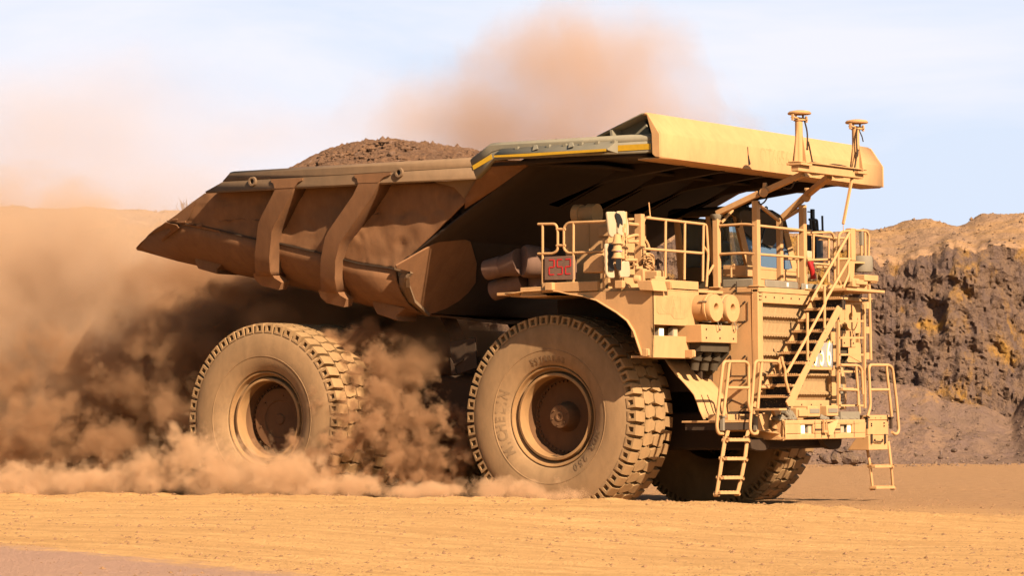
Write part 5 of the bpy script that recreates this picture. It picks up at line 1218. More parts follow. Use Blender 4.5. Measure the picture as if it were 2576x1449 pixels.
while d < 150: ds.append(d); d *= 1.0042 if d < 75 else 1.02
ds = [8, 14, 18]+ds+[180, 240, 400, 800, 1600, 3500]
gmb = MB(); nu = len(us)
for d in ds:
    half = d*0.24+6 if d < 170 else d*1.5
    for t in us:
        p = W((t*2-1)*half, d)
        zz = gz(p.x, p.y, d < 130) if d < 175 else -0.2
        gmb.v.append(Vector((p.x, p.y, zz)))
gmb.f = [(j*nu+i, j*nu+i+1, (j+1)*nu+i+1, (j+1)*nu+i) for j in range(len(ds)-1) for i in range(nu-1)]
gm, nt, b, o = new_mat('dry_dirt')
v = obj_vec(nt)
st = noise_tex(nt, obj_vec(nt, (0.12, 0.55, 1)), 1.0, 6, 0.6)
fi = noise_tex(nt, v, 3.0, 8, 0.65); gr = noise_tex(nt, v, 22, 5, 0.7)
base = mixc(nt, st, (0.95, 0.51, 0.185), (1.24, 0.70, 0.275))
sk = noise_tex(nt, obj_vec(nt, (0.35, 2.6, 1)), 1.0, 7, 0.68)
base = mixc(nt, ramp(nt, sk, [(0.40, (0.5, 0.5, 0.5)), (0.56, (0, 0, 0))]), base, (0.66, 0.33, 0.12))
base = mixc(nt, ramp(nt, fi, [(0.46, (0, 0, 0)), (0.70, (0.75, 0.75, 0.75))]), base, (0.88, 0.46, 0.165))
base = mixc(nt, ramp(nt, gr, [(0.52, (0, 0, 0)), (0.66, (0.6, 0.6, 0.6))]), base, (0.56, 0.29, 0.12))
# browner ground on the far side of the haul road, pinkish strip next to the camera
g = N(nt, 'ShaderNodeNewGeometry'); sp = N(nt, 'ShaderNodeSeparateXYZ'); nt.links.new(g.outputs['Position'], sp.inputs[0])
def lin(ax, ay, c, sc, ns=0.6):
    m1 = N(nt, 'ShaderNodeMath', operation='MULTIPLY_ADD'); nt.links.new(sp.outputs[0], m1.inputs[0]); m1.inputs[1].default_value = ax; m1.inputs[2].default_value = c
    m2 = N(nt, 'ShaderNodeMath', operation='MULTIPLY_ADD'); nt.links.new(sp.outputs[1], m2.inputs[0]); m2.inputs[1].default_value = ay; nt.links.new(m1.outputs[0], m2.inputs[2])
    m3 = N(nt, 'ShaderNodeMath', operation='MULTIPLY_ADD'); nt.links.new(fi, m3.inputs[0]); m3.inputs[1].default_value = ns; nt.links.new(m2.outputs[0], m3.inputs[2])
    m4 = N(nt, 'ShaderNodeMath', operation='MULTIPLY_ADD', use_clamp=True); nt.links.new(m3.outputs[0], m4.inputs[0]); m4.inputs[1].default_value = sc; m4.inputs[2].default_value = 0.5
    return m4.outputs[0]
q0 = U('D', 0, 1392, z=0.12); q1 = U('D', 1700, 1452, z=0.12)
tx = (q1-q0); nn_ = Vector((tx.y, -tx.x, 0)).normalized()
if nn_.dot(Vector((CC.x, CC.y, 0))-Vector((q0.x, q0.y, 0))) < 0: nn_ = -nn_
base = mixc(nt, lin(nn_.x, nn_.y, -nn_.dot(q0)-1.0, 1.5, 2.0), base, mixc(nt, gr, (0.55, 0.30, 0.19), (0.85, 0.50, 0.33)))
base = mixc(nt, lin(0.25, 1.0, -0.5, 0.12, 3.0), base, mixc(nt, fi, (0.46, 0.25, 0.125), (0.80, 0.43, 0.19)))
nt.links.new(base, b.inputs['Base Color']); b.inputs['Roughness'].default_value = 1; b.inputs['Specular IOR Level'].default_value = 0.05
ad = N(nt, 'ShaderNodeMath', operation='ADD'); nt.links.new(fi, ad.inputs[0]); nt.links.new(gr, ad.inputs[1]); bump(nt, b, ad.outputs[0], 1.0, 0.07)
tag(gmb.build('ground', gm, None, 60, recalc=False), kind='structure')

# rubble material shared by the wall and its boulders
def rock_mat(name, tones, ochre=0.0, bs=0.4):
    m, nt, b, o = new_mat(name); v = obj_vec(nt)
    a_ = noise_tex(nt, v, 0.35, 8, 0.62, 0.3); c_ = noise_tex(nt, obj_vec(nt, (1.6, 1.6, 0.5)), 1.0, 9, 0.7); d_ = noise_tex(nt, v, 4.5, 6, 0.7)
    col = mixc(nt, ramp(nt, a_, [(0.38, (0, 0, 0)), (0.62, (1, 1, 1))]), tones[0], tones[1])
    col = mixc(nt, ramp(nt, c_, [(0.42, (0, 0, 0)), (0.65, (0.9, 0.9, 0.9))]), col, tones[2])
    if ochre:
        e_ = noise_tex(nt, obj_vec(nt, (1, 1, 0.7)), 0.42, 7, 0.65, 0.5)
        gg = N(nt, 'ShaderNodeNewGeometry'); sz = N(nt, 'ShaderNodeSeparateXYZ'); nt.links.new(gg.outputs['Position'], sz.inputs[0]); ez = N(nt, 'ShaderNodeMath', operation='MULTIPLY_ADD'); nt.links.new(sz.outputs[2], ez.inputs[0]); ez.inputs[1].default_value = 0.018; nt.links.new(e_, ez.inputs[2])
        e2 = N(nt, 'ShaderNodeMath', operation='SUBTRACT'); nt.links.new(ez.outputs[0], e2.inputs[0]); e2.inputs[1].default_value = 0.085; e_ = e2.outputs[0]
        col = mixc(nt, ramp(nt, e_, [(0.56, (0, 0, 0)), (0.66, (ochre,)*3)]), col, (0.62, 0.31, 0.07))
    col = mixc(nt, ramp(nt, d_, [(0.30, (0.7, 0.7, 0.7)), (0.46, (0, 0, 0))]), col, tuple(k*0.45 for k in tones[0]))
    nt.links.new(col, b.inputs['Base Color']); b.inputs['Roughness'].default_value = 1; b.inputs['Specular IOR Level'].default_value = 0.05
    ad = N(nt, 'ShaderNodeMath', operation='ADD'); nt.links.new(c_, ad.inputs[0]); nt.links.new(d_, ad.inputs[1]); bump(nt, b, ad.outputs[0], 1.0, bs)
    return m
wall_m = rock_mat('pit_wall_rock', ((0.215, 0.14, 0.12), (0.28, 0.17, 0.115), (0.37, 0.215, 0.12)), 0.95, 0.3)
soil_m = rock_mat('spoil_soil', ((0.46, 0.27, 0.15), (0.56, 0.32, 0.165), (0.42, 0.24, 0.14)), 0.25, 0.12)
def interp(tab, x):
    if x <= tab[0][0]: return tab[0][1]
    for (a, va), (c, vc) in zip(tab, tab[1:]):
        if x <= c: t = (x-a)/(c-a); t = t*t*(3-2*t); return va*(1-t)+vc*t
    return tab[-1][1]
DW = 116.0; PPM = FPX/DW
def hz_y(px): return 1061-0.0084*(px-1288)
def upx(px): return (px-1288)/PPM
def zpx(px, py, d=DW): return 1.74+(hz_y(px)-py)*d/FPX
top_t = [(upx(a), zpx(a, c)) for a, c in ((-400, 560), (0, 545), (250, 542), (420, 560), (900, 640), (1500, 600), (2000, 590), (2198, 645), (2266, 660), (2330, 640), (2407, 613), (2454, 629), (2511, 621), (2576, 614), (2800, 590))]
tal_t = [(upx(a), zpx(a, c, DW-2)) for a, c in ((-400, 980), (500, 1000), (1500, 960), (2100, 955), (2198, 963), (2320, 968), (2370, 1002), (2450, 1008), (2535, 1047), (2600, 984), (2800, 900))]
mnd_t = [(upx(a)*1.10, zpx(a, c, DW*1.10)) for a, c in ((-400, 540), (0, 521), (160, 533), (260, 531), (420, 536), (900, 600), (1500, 560), (2000, 600), (2198, 579), (2339, 553), (2407, 574), (2485, 541), (2576, 543), (2800, 560))]
NU = 860; U0, U1 = -34.0, 34.0
rowsW = [[], [], []]
def rid(p): return 1-abs(noise.noise(p))*2
prof = []
talus = MB(); wall = MB(); mound = MB()
def grid(mb, rows):
    n = len(rows[0]); mb.v += [p for r in rows for p in r]
    mb.f += [(j*n+i, j*n+i+1, (j+1)*n+i+1, (j+1)*n+i) for j in range(len(rows)-1) for i in range(n-1)]
NT, NWv, NM = 46, 110, 60
for j in range(NT+1):
    r = []; t = j/NT
    for i in range(NU+1):
        u = U0+(U1-U0)*i/NU; zt_ = interp(tal_t, u)
        d = 108.5+7.5*t-0.6*noise.noise(Vector((u*0.2, 0, 5)))*(1-t)
        z = -0.25+(zt_+0.25)*(t**1.35)
        q = Vector((u, t*8, z)); k = min(1, 0.35+t*1.2)
        z += k*(0.16*noise.noise(q*0.6)+0.10*noise.noise(q*1.9)+0.06*abs(noise.noise(q*4.3))+0.05*max(0, noise.noise(q*9)))
        p = W(u*d/DW, d); r.append(Vector((p.x, p.y, z)))
    rowsW[0].append(r)
for j in range(NWv+1):
    r = []; t = j/NWv
    for i in range(NU+1):
        u = U0+(U1-U0)*i/NU; zt_ = interp(tal_t, u)-2.6; zz = interp(top_t, u)+0.35*noise.noise(Vector((u*0.9, 2, 0)))+0.2*noise.noise(Vector((u*3, 2, 0)))
        z = zt_+(zz-zt_)*t
        q = Vector((u, 0, z)); q2 = Vector((u*0.9, 0, z*0.35))
        disp = 1.5*noise.noise(q2*0.33)+0.9*abs(noise.noise(q2*0.9))+0.55*rid(q*0.8+Vector((3, 1, 0)))*0.6+0.35*noise.noise(q*1.9)+0.22*abs(noise.noise(q*3.9))+0.20*noise.noise(q*8)+0.22*abs(noise.noise(Vector((u*2.6, 4, z*0.5))))+0.10*abs(noise.noise(q*15))
        env = 1
        d = 115.6+2.4*t-disp*0.75*env*(1-0.5*sstep(.93, 1, t))
        p = W(u*d/DW, d); r.append(Vector((p.x, p.y, z+0.12*noise.noise(q*2.7+Vector((0, 9, 0))))))
    rowsW[1].append(r)
for j in range(NM+1):
    r = []; t = j/NM
    for i in range(NU+1):
        u = U0+(U1-U0)*i/NU
        last = rowsW[1][-1][i]; zm = interp(mnd_t, u*1.1)
        dl = (last-Vector((CC.x, CC.y, 0))).dot(FH); k_ = min(1, t*4); k_ = k_*k_*(3-2*k_); d = (dl+0.3*t)*(1-k_)+(117.0+14*t)*k_
        z0 = last.z
        zs0 = interp(top_t, u)+0.1; kz = min(1, t*5); z0 = last.z*(1-kz)+zs0*kz
        if t < 0.72: z = z0+(zm-z0)*(sstep(0, 0.72, t)*.6+.4*t/.72)
        else: z = zm-(t-0.72)*12
        q = Vector((u, t*14, 3)); z += min(1, t*8)*(0.16*noise.noise(q*0.7)+0.09*noise.noise(q*2.1)+0.06*abs(noise.noise(q*5))+0.05*max(0, noise.noise(q*9)))
        p = W(u*d/DW, d); r.append(Vector((p.x, p.y, z)))
    rowsW[2].append(r)
grid(talus, rowsW[0]); grid(wall, rowsW[1]); grid(mound, rowsW[2])
tag(talus.build('talus_slope', rock_mat('talus_rubble', ((0.27, 0.165, 0.11), (0.37, 0.215, 0.13), (0.27, 0.165, 0.125)), 0.6, 0.15), None, 60, recalc=False), kind='structure')
tag(wall.build('pit_wall_terrain', wall_m, None, 50, recalc=False), kind='structure')
tag(mound.build('spoil_hills', soil_m, None, 60, recalc=False), kind='structure')

# boulders and stones
def rock_mesh(seed, flat=0.8, sub=2):
    bm = bmesh.new(); bmesh.ops.create_icosphere(bm, subdivisions=sub, radius=1)
    for v_ in bm.verts:
        p = v_.co.copy(); o_ = Vector((seed*7.1, seed*3.3, 0))
        k = 1+0.45*noise.noise(p*0.9+o_)+0.22*noise.noise(p*2.1+o_)
        v_.co = Vector((p.x*k*1.15, p.y*k, p.z*k*flat))
        for n_ in ((0.8, 0.3, 0.5), (-0.6, 0.7, 0.4), (-0.3, -0.8, 0.5), (0.5, -0.5, 0.7)):
            n2 = (Vector(n_)+Vector((noise.noise(o_+Vector(n_)*3), noise.noise(o_+Vector(n_)*5+Vector((4, 0, 0))), 0))*.8).normalized()
            dd = v_.co.dot(n2)
            if dd > 0.72: v_.co -= n2*(dd-0.72)*0.9
    me = bpy.data.meshes.new('rock'); bm.to_mesh(me); bm.free(); return me
bmat = rock_mat('boulder_rock', ((0.22, 0.14, 0.11), (0.30, 0.19, 0.14), (0.36, 0.22, 0.12)), 0.3, 0.1)
bm_mesh = [rock_mesh(i) for i in range(6)]
for me in bm_mesh: me.materials.append(bmat)
def put(name, me, loc, s, label, cat, group=None):
    o_ = bpy.data.objects.new(name, me); COL.objects.link(o_); o_.location = loc; o_.scale = s; o_.rotation_euler = (rnd.uniform(-.3, .3), rnd.uniform(-.3, .3), rnd.uniform(0, 6.28))
    tag(o_, label, cat, group); return o_
k = 0
for px, py, sz, lab in ((2078, 1158, 17, 'brown boulder touching the right edge of the far front tyre'), (2098, 1156, 22, 'grey brown boulder in the rubble row right of the far front tyre'), (2117, 1150, 15, 'small angular boulder wedged between two larger ones under the bumper'),
                        (2134, 1157, 24, 'largest pinkish boulder in the rubble row below the bumper'), (2152, 1155, 16, 'tan boulder beside the far ladder at the foot of the talus'), (2107, 1135, 12, 'dark boulder resting on top of the rubble row'), (2128, 1133, 13, 'pale boulder on top of the rubble row under the tow hook'),
                        (2166, 1160, 10, 'small rounded boulder behind the far step ladder'), (2064, 1150, 10, 'low boulder half hidden by the far front tyre')):
    d = 106.5; p = W((px-1288)*d/FPX, d); s = sz*d/FPX
    put('boulder', bm_mesh[k % 6], (p.x, p.y, 1.74+(hz_y(px)-py)*d/FPX+s*0.15), (s, s*rnd.uniform(.8, 1.1), s*rnd.uniform(.9, 1.1)), lab, 'boulder', 'boulders at the foot of the pit wall'); k += 1
for px, py, sz in ((2395, 1133, 9), (2425, 1130, 5), (2475, 1150, 6), (2300, 1145, 5), (2530, 1120, 5), (2360, 1150, 7)):
    d = 106.5; p = W((px-1288)*d/FPX, d); s = sz*d/FPX
    put('boulder', bm_mesh[k % 6], (p.x, p.y, 1.74+(hz_y(px)-py)*d/FPX), (s, s, s*.9), 'lone brown rock lying at the foot of the talus right of the far ladder', 'boulder', 'lone rocks right of the ladder'); k += 1
# a leafless bush on the skyline behind the tail of the truck
bush = MB(); tw = plain('dry_twig', (0.20, 0.12, 0.09), 1.0, 0, 0.05)
for i in range(26):
    px = 463+rnd.uniform(-6, 6); d = 112.0; p = W((px-1288)*d/FPX, d); zt_ = 1.74+(hz_y(px)-545)*d/FPX
    a = rnd.uniform(0, 6.28); t_ = rnd.uniform(0.1, 0.75); q = Vector((p.x, p.y, zt_-0.3))
    e1 = q+Vector((math.cos(a)*0.15*t_, math.sin(a)*0.15*t_, 0.5)); e2 = e1+Vector((math.cos(a+rnd.uniform(-1, 1))*0.3*t_, math.sin(a)*0.3*t_, rnd.uniform(.1, .45))); e3 = e2+Vector((rnd.uniform(-.15, .15), rnd.uniform(-.15, .15), rnd.uniform(.05, .2)))
    bush.tube([q, e1, e2, e3], [0.02, 0.015, 0.010, 0.005], 4)
tag(bush.build('dead_bush', tw), 'leafless dark bush on the skyline behind the tail of the truck', 'bush')
# stones on the road
stone_m = plain('road_stone', (0.38, 0.20, 0.095), 1.0, 0, 0.05)
sm_ = [rock_mesh(20+i, 0.7, 1) for i in range(5)]
for me in sm_: me.materials.append(stone_m)
big = [(322, 1418, 8), (767, 1364, 4), (1385, 1372, 9), (830, 1428, 6), (955, 1398, 5), (1088, 1415, 5), (1540, 1415, 6), (2330, 1405, 11), (2540, 1440, 14), (1995, 1372, 5), (1840, 1385, 4), (2110, 1445, 6), (1270, 1392, 5), (1450, 1442, 5), (640, 1360, 4), (480, 1365, 5), (250, 1335, 4),
       (350, 1400, 4), (705, 1395, 4), (1680, 1390, 5), (1770, 1432, 6), (1905, 1440, 6), (2210, 1405, 5), (2440, 1375, 6), (2395, 1390, 4), (1160, 1440, 6), (905, 1370, 3.5), (2075, 1250, 3), (2470, 1262, 4), (2365, 1228, 4)]
for px, py, sz in big:
    z_ = 0.2
    for _ in range(6):
        p = U('D', px, py, z=z_); z_ = gz(p.x, p.y)
    s = sz*(p-CC).length/FPX*0.55
    put('stone', sm_[k % 5], (p.x, p.y, z_+s*0.2), (s*1.2, s, s), 'loose brown stone lying on the orange haul road', 'stone', 'loose stones on the haul road'); k += 1
gvl = MB()
for i in range(15000):
    d = 27*(62/27)**(rnd.random()**1.1); u = rnd.uniform(-1, 1)*d*0.19; p = W(u, d)
    dens = noise.noise(Vector((p.x*0.35, p.y*0.8, 3)))
    if dens < rnd.uniform(-.35, .35): continue
    s = (0.009+0.036*rnd.random()**5)*(1 if p.y < -5 else 1.2); z_ = gz(p.x, p.y)
    a = rnd.random()*6.28; ca, sa = math.cos(a)*s, math.sin(a)*s; j1 = rnd.uniform(.6, 1.3)
    gvl.add([(p.x+ca*1.2, p.y+sa*1.2, z_), (p.x-sa*j1, p.y+ca*j1, z_), (p.x-ca, p.y-sa, z_), (p.x+sa, p.y-ca, z_), (p.x+ca*.2, p.y+sa*.1, z_+s*rnd.uniform(.35, .75))], [(0, 1, 4), (1, 2, 4), (2, 3, 4), (3, 0, 4)])
for i in range(700):   # clods along the low windrow beside the wheels
    x = rnd.uniform(-20, 9); y = -6.2+rnd.gauss(0, 0.35); z_ = gz(x, y); s = 0.02+0.05*rnd.random()**3
    a = rnd.random()*6.28; ca, sa = math.cos(a)*s, math.sin(a)*s
    gvl.add([(x+ca*1.2, y+sa*1.2, z_), (x-sa, y+ca, z_), (x-ca, y-sa, z_), (x+sa, y-ca, z_), (x+ca*.2, y+sa*.1, z_+s*rnd.uniform(.4, .8))], [(0, 1, 4), (1, 2, 4), (2, 3, 4), (3, 0, 4)])
tag(gvl.build('gravel', stone_m, None, 0, recalc=False), 'fine gravel scattered over the orange haul road', 'gravel', kind='stuff')

# broken rock lying on the talus and the spoil hills
rub = MB()
def lump(c, s):
    j = lambda: rnd.uniform(.55, 1.2)
    P = [c+Vector((a*j(), b_*j(), d_*j()))*s for a, b_, d_ in ((1, 0, 0), (-1, 0, 0), (0, 1, 0), (0, -1, 0), (0.2, 0.1, 1), (0, 0, -1))]
    rub.add(P, [(0, 2, 4), (2, 1, 4), (1, 3, 4), (3, 0, 4), (2, 0, 5), (1, 2, 5), (3, 1, 5), (0, 3, 5)])
for i in range(5200):
    t = rnd.random()**1.3; j = min(NT, int(t*NT)); k2 = rnd.randrange(NU+1)
    s = 0.03+0.07*rnd.random()**3+(0.12*rnd.random() if t < .15 and rnd.random() < .25 else 0)
    lump(rowsW[0][j][k2]+Vector((0, 0, s*.3)), s)
for i in range(3200):
    j = int(rnd.random()*NM*.75); k2 = rnd.randrange(NU+1); s = 0.03+0.09*rnd.random()**4
    lump(rowsW[2][j][k2]+Vector((0, 0, s*.3)), s)
for i in range(900):
    d = rnd.uniform(103, 109); u = rnd.uniform(-30, 30); p = W(u, d); s = 0.02+0.08*rnd.random()**4; lump(Vector((p.x, p.y, gz(p.x, p.y, False)-.0)), s)
tag(rub.build('scree', bmat, None, 0, recalc=False), 'broken scree scattered over the talus and spoil hills', 'scree', kind='stuff')
# ================================================================ dust clouds
def dust_mat(name, dens, scale, lo, hi, puffs=None, colr=(0.93, 0.78, 0.60), detail=5, dist=0.0, soft=None, stretch=(1, 1, 1), rough=0.55, g=0.0, curl=0.5, billow=0, bill_amp=0.8):
    """density = puffs (soft ellipsoids) eroded by noise; lo..hi is the erosion edge, in units of the field"""
    m = bpy.data.materials.new(name); m.use_nodes = True; nt = m.node_tree; nt.nodes.clear()
    out = nt.nodes.new('ShaderNodeOutputMaterial')
    pv = nt.nodes.new('ShaderNodeVolumePrincipled'); nt.links.new(pv.outputs[0], out.inputs['Volume'])
    pv.inputs['Color'].default_value = (*colr, 1); pv.inputs['Anisotropy'].default_value = g
    geo = N(nt, 'ShaderNodeNewGeometry'); pos = geo.outputs['Position']
    nz = N(nt, 'ShaderNodeTexNoise'); nz.inputs['Scale'].default_value = scale; nz.inputs['Detail'].default_value = detail; nz.inputs['Roughness'].default_value = rough; nz.inputs['Distortion'].default_value = dist
    mp = N(nt, 'ShaderNodeMapping'); mp.inputs['Scale'].default_value = stretch; nt.links.new(pos, mp.inputs[0]); nt.links.new(mp.outputs[0], nz.inputs['Vector'])
    field = None
    for (c, r) in puffs:
        s = N(nt, 'ShaderNodeVectorMath', operation='SUBTRACT'); nt.links.new(pos, s.inputs[0]); s.inputs[1].default_value = c
        d = N(nt, 'ShaderNodeVectorMath', operation='DIVIDE'); nt.links.new(s.outputs[0], d.inputs[0]); d.inputs[1].default_value = r
        l = N(nt, 'ShaderNodeVectorMath', operation='LENGTH'); nt.links.new(d.outputs[0], l.inputs[0])
        o1 = N(nt, 'ShaderNodeMath', operation='SUBTRACT'); o1.inputs[0].default_value = 1.0; nt.links.new(l.outputs['Value'], o1.inputs[1])
        if field is None: field = o1.outputs[0]
        else:
            mx = N(nt, 'ShaderNodeMath', operation='SMOOTH_MAX'); nt.links.new(field, mx.inputs[0]); nt.links.new(o1.outputs[0], mx.inputs[1]); mx.inputs[2].default_value = 0.25; field = mx.outputs[0]
    if billow:
        vn = N(nt, 'ShaderNodeTexVoronoi', feature='F1'); vn.inputs['Scale'].default_value = billow; vn.inputs['Detail'].default_value = 2.0; vn.inputs['Roughness'].default_value = 0.6; vn.inputs['Randomness'].default_value = 1.0
        wv_ = N(nt, 'ShaderNodeVectorMath', operation='MULTIPLY_ADD'); nt.links.new(nz.outputs['Color'], wv_.inputs[0]); wv_.inputs[1].default_value = (0.7/billow,)*3; nt.links.new(mp.outputs[0], wv_.inputs[2]); nt.links.new(wv_.outputs[0], vn.inputs['Vector'])
        bm2 = N(nt, 'ShaderNodeMath', operation='MULTIPLY_ADD'); nt.links.new(vn.outputs['Distance'], bm2.inputs[0]); bm2.inputs[1].default_value = -bill_amp; nt.links.new(field, bm2.inputs[2])
        bm3 = N(nt, 'ShaderNodeMath', operation='ADD'); nt.links.new(bm2.outputs[0], bm3.inputs[0]); bm3.inputs[1].default_value = bill_amp*0.45; field = bm3.outputs[0]
    # field + (noise-0.5)*amp
    a = N(nt, 'ShaderNodeMath', operation='MULTIPLY_ADD'); nt.links.new(nz.outputs['Fac'], a.inputs[0]); a.inputs[1].default_value = curl; a.inputs[2].default_value = -0.5*curl
    f = N(nt, 'ShaderNodeMath', operation='ADD'); nt.links.new(field, f.inputs[0]); nt.links.new(a.outputs[0], f.inputs[1])
    mr = N(nt, 'ShaderNodeMapRange'); nt.links.new(f.outputs[0], mr.inputs[0]); mr.inputs[1].default_value = lo; mr.inputs[2].default_value = hi; mr.inputs[3].default_value = 0; mr.inputs[4].default_value = dens
    nt.links.new(mr.outputs[0], pv.inputs['Density'])
    m.cycles.volume_step_rate = 1.0
    return m
def dust_cloud(name, label, puffs, **k):
    """one closed domain round all puffs"""
    lo_ = [min(c[i]-r[i] for c, r in puffs) for i in range(3)]; hi_ = [max(c[i]+r[i] for c, r in puffs) for i in range(3)]
    step = k.pop('step', 0.2); grow = k.pop('grow', 1.1)
    m = dust_mat(name+'_air', puffs=puffs, **k)
    mid = [(a+b)/2 for a, b in zip(lo_, hi_)]; sz = [(b-a)*grow for a, b in zip(lo_, hi_)]
    if mid[2]-sz[2]/2 < -0.3: t_ = mid[2]+sz[2]/2; sz[2] = t_+0.3; mid[2] = (t_-0.3)/2
    o_ = MB().box(mid, sz).build(name, m, None, 0)
    tag(o_, label, 'dust cloud', kind='stuff')
    return o_
scene.cycles.volume_step_rate = 1.0; scene.cycles.volume_max_steps = 256
def DP(px, py, y): return U('D', px, py, y=y)
def puff(px, py, y, rx, ry, rz):   # centre read in the side plane y, radii in metres
    p = DP(px, py, y); return ((p.x, p.y, p.z), (rx, ry, rz))

C1 = (0.69, 0.44, 0.245)
C2 = (0.47, 0.265, 0.135)  # darker copy of the dust colour, imitating shade under and behind the truck
C3 = (0.67, 0.455, 0.29)
# bright puffs rolling out in front of the wheels
fr_ = [puff(40, 1220, -5.6, 3.0, 1.3, 0.6), puff(250, 1215, -5.6, 2.0, 1.2, 0.55), puff(380, 1190, -5.6, 1.2, 1.1, 0.7), puff(470, 1150, -5.4, 0.9, 0.8, 1.0), puff(570, 1195, -5.7, 1.4, 1.0, 0.9), puff(700, 1200, -5.7, 1.7, 1.1, 0.75), puff(850, 1222, -5.6, 1.3, 1.0, 0.4), puff(1060, 1237, -5.4, 1.8, 0.8, 0.26), puff(1270, 1234, -5.2, 1.5, 0.8, 0.32), puff(1400, 1250, -5.0, 0.9, 0.6, 0.2)]
dust_cloud('front_dust', 'bright rolling dust along the ground in front of the near wheels', fr_, dens=9, scale=2.6, lo=0.0, hi=0.75, detail=8, curl=2.2, rough=0.68, colr=C1, billow=2.2, bill_amp=0.6)
# billows between the wheels
mid_ = [puff(850, 1030, -4.35, 1.0, 0.6, 0.6), puff(910, 1090, -3.9, 1.5, 1.0, 1.1), puff(1000, 1150, -3.6, 1.5, 1.2, 1.1), puff(1090, 1080, -3.3, 1.3, 1.1, 1.2), puff(1110, 1180, -3.3, 1.3, 1.0, 0.8), puff(830, 1170, -4.4, 1.2, 0.6, 0.9), puff(990, 1000, -2.8, 1.3, 0.9, 0.7), puff(720, 1120, -4.7, 0.7, 0.4, 0.5), puff(905, 940, -3.7, 0.8, 0.55, 0.8), puff(860, 865, -3.3, 0.8, 0.5, 0.55), puff(1000, 1060, -3.6, 1.2, 1.0, 0.9), puff(1150, 1130, -3.2, 0.9, 0.8, 0.9), puff(1000, 960, -2.8, 1.5, 0.9, 0.8), puff(770, 1180, -4.7, 1.2, 0.5, 0.7), puff(925, 900, -3.9, 0.65, 0.4, 0.7), puff(935, 1000, -4.1, 0.75, 0.45, 0.9), puff(940, 1100, -4.3, 0.9, 0.45, 0.8), puff(850, 1110, -4.6, 0.8, 0.4, 0.6)]
dust_cloud('wheel_dust', 'dark churning dust billows between the near rear wheel and front wheel', mid_, dens=12, scale=2.6, lo=0.05, hi=0.75, detail=8, curl=2.6, rough=0.68, colr=C2, billow=2.0, bill_amp=1.2)
# the great bank trailing behind the truck
big_ = [puff(-60, 800, -0.5, 5.0, 4.0, 3.2), puff(150, 800, 0.5, 3.6, 3.5, 2.5), puff(330, 930, 1.5, 3.2, 3.5, 1.9), puff(60, 680, 0, 4, 4, 2.0), puff(-300, 900, -1.0, 5.0, 5.0, 4.0)]
dust_cloud('trailing_dust', 'huge bank of brown dust trailing behind the truck on the left', big_, dens=1.1, scale=0.6, lo=-0.15, hi=1.1, detail=8, curl=2.0, rough=0.6, colr=C3)
low_ = [puff(560, 740, -2.0, 1.6, 0.8, 0.4), puff(120, 1060, -3.0, 1.3, 1.1, 1.0), puff(280, 1120, -3.3, 1.2, 1.0, 0.9), puff(420, 850, -2.4, 1.4, 1.0, 0.8), puff(330, 960, -2.2, 1.5, 1.0, 0.7), puff(440, 1040, -3.0, 1.0, 0.9, 0.8), puff(20, 1130, -2.6, 1.6, 1.2, 1.0), puff(180, 900, -1.5, 1.8, 1.4, 1.0), puff(680, 790, -2.2, 1.3, 1.0, 0.4), puff(30, 960, -1.5, 1.6, 1.4, 0.8)]
dust_cloud('churned_dust', 'ragged brown dust billows rolling low behind the near rear wheel', low_, dens=5, scale=1.7, lo=-0.1, hi=1.0, detail=9, curl=2.6, rough=0.7, colr=C2, billow=1.6, bill_amp=0.8)
bk_ = [puff(60, 1120, 2.5, 4.6, 2.5, 1.8), puff(330, 1120, 2.0, 3.0, 2.4, 1.8), puff(200, 950, 2.5, 3.4, 2.6, 1.5), puff(480, 980, 1.8, 3.0, 2.2, 1.8), puff(480, 760, 2.5, 2.6, 2.2, 1.3), puff(700, 800, 2.2, 3.0, 2.0, 1.2), puff(950, 870, 1.8, 2.6, 1.8, 1.2), puff(-200, 1080, 2.5, 4, 3, 2)]
dust_cloud('shaded_dust', 'dark curtain of dust in the shadow behind the truck', bk_, dens=3, scale=0.9, lo=-0.1, hi=0.8, detail=5, curl=1.8, rough=0.6, colr=C2)
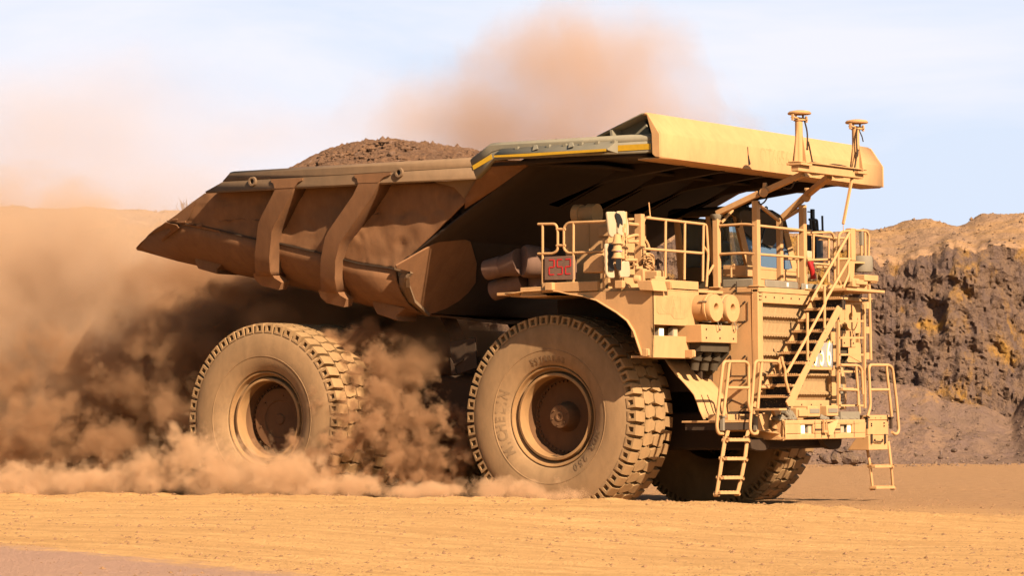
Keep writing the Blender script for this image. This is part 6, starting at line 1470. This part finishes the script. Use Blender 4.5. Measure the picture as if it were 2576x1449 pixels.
# darker dust hanging under the bed and round the axles
und = [puff(620, 850, 0.8, 3.0, 3.0, 0.9), puff(900, 880, 0.8, 3.0, 3.0, 1.1), puff(560, 960, 0.8, 2.5, 3.0, 1.2), puff(1120, 900, -1.0, 1.5, 2.0, 0.8), puff(950, 1050, 0.6, 3, 3, 1.5), puff(1000, 930, -2.6, 1.3, 0.8, 0.5), puff(880, 860, -2.9, 0.9, 0.8, 0.3)]
dust_cloud('under_bed_dust', 'shaded dust hanging under the raised bed round the axles', und, dens=3.5, scale=1.1, lo=-0.05, hi=0.9, detail=7, curl=2.2, rough=0.64, colr=C2)
# high plume blown up behind the canopy and the veil over the sky
hp = [puff(1490, 250, 9, 3.4, 3.0, 2.1), puff(1340, 340, 9, 4.0, 3.0, 1.7), puff(1640, 330, 9, 2.4, 3, 1.3), puff(1430, 150, 10, 3.0, 2.5, 1.3), puff(1190, 320, 10, 2.8, 2.5, 1.5)]
dust_cloud('high_dust_plume', 'soft tan dust plume rising into the sky behind the canopy', hp, dens=0.62, scale=0.45, lo=-0.10, hi=1.3, detail=9, curl=2.6, rough=0.64, colr=(0.66, 0.43, 0.27), dist=0.6, stretch=(1, 1, 0.8))
vl_ = [puff(200, 380, 14, 9, 5, 3.0), puff(150, 520, 12, 8, 4, 2.6), puff(480, 480, 14, 6, 4, 1.8), puff(-200, 520, 10, 9, 5, 4.2), puff(350, 580, 10, 6, 4, 1.6), puff(650, 350, 14, 5, 3, 1.3)]
dust_cloud('dust_veil', 'thin pale veil of dust drifting over the hills on the left', vl_, dens=0.14, scale=0.25, lo=-0.05, hi=1.3, detail=7, curl=2.0, rough=0.55, colr=(0.76, 0.56, 0.42))

ax_ = [puff(965, 950, -3.3, 0.8, 0.5, 0.9), puff(975, 1080, -3.4, 0.9, 0.5, 1.0), puff(915, 850, -3.0, 0.8, 0.4, 0.5), puff(1050, 1150, -3.4, 1.0, 0.6, 0.7)]
dust_cloud('axle_dust', 'dense brown dust hiding the inner rear tyre beside the axle', ax_, dens=6, scale=2.0, lo=-0.2, hi=0.7, detail=9, curl=2.3, rough=0.7, colr=(0.42, 0.235, 0.12), billow=2.0, bill_amp=0.7)
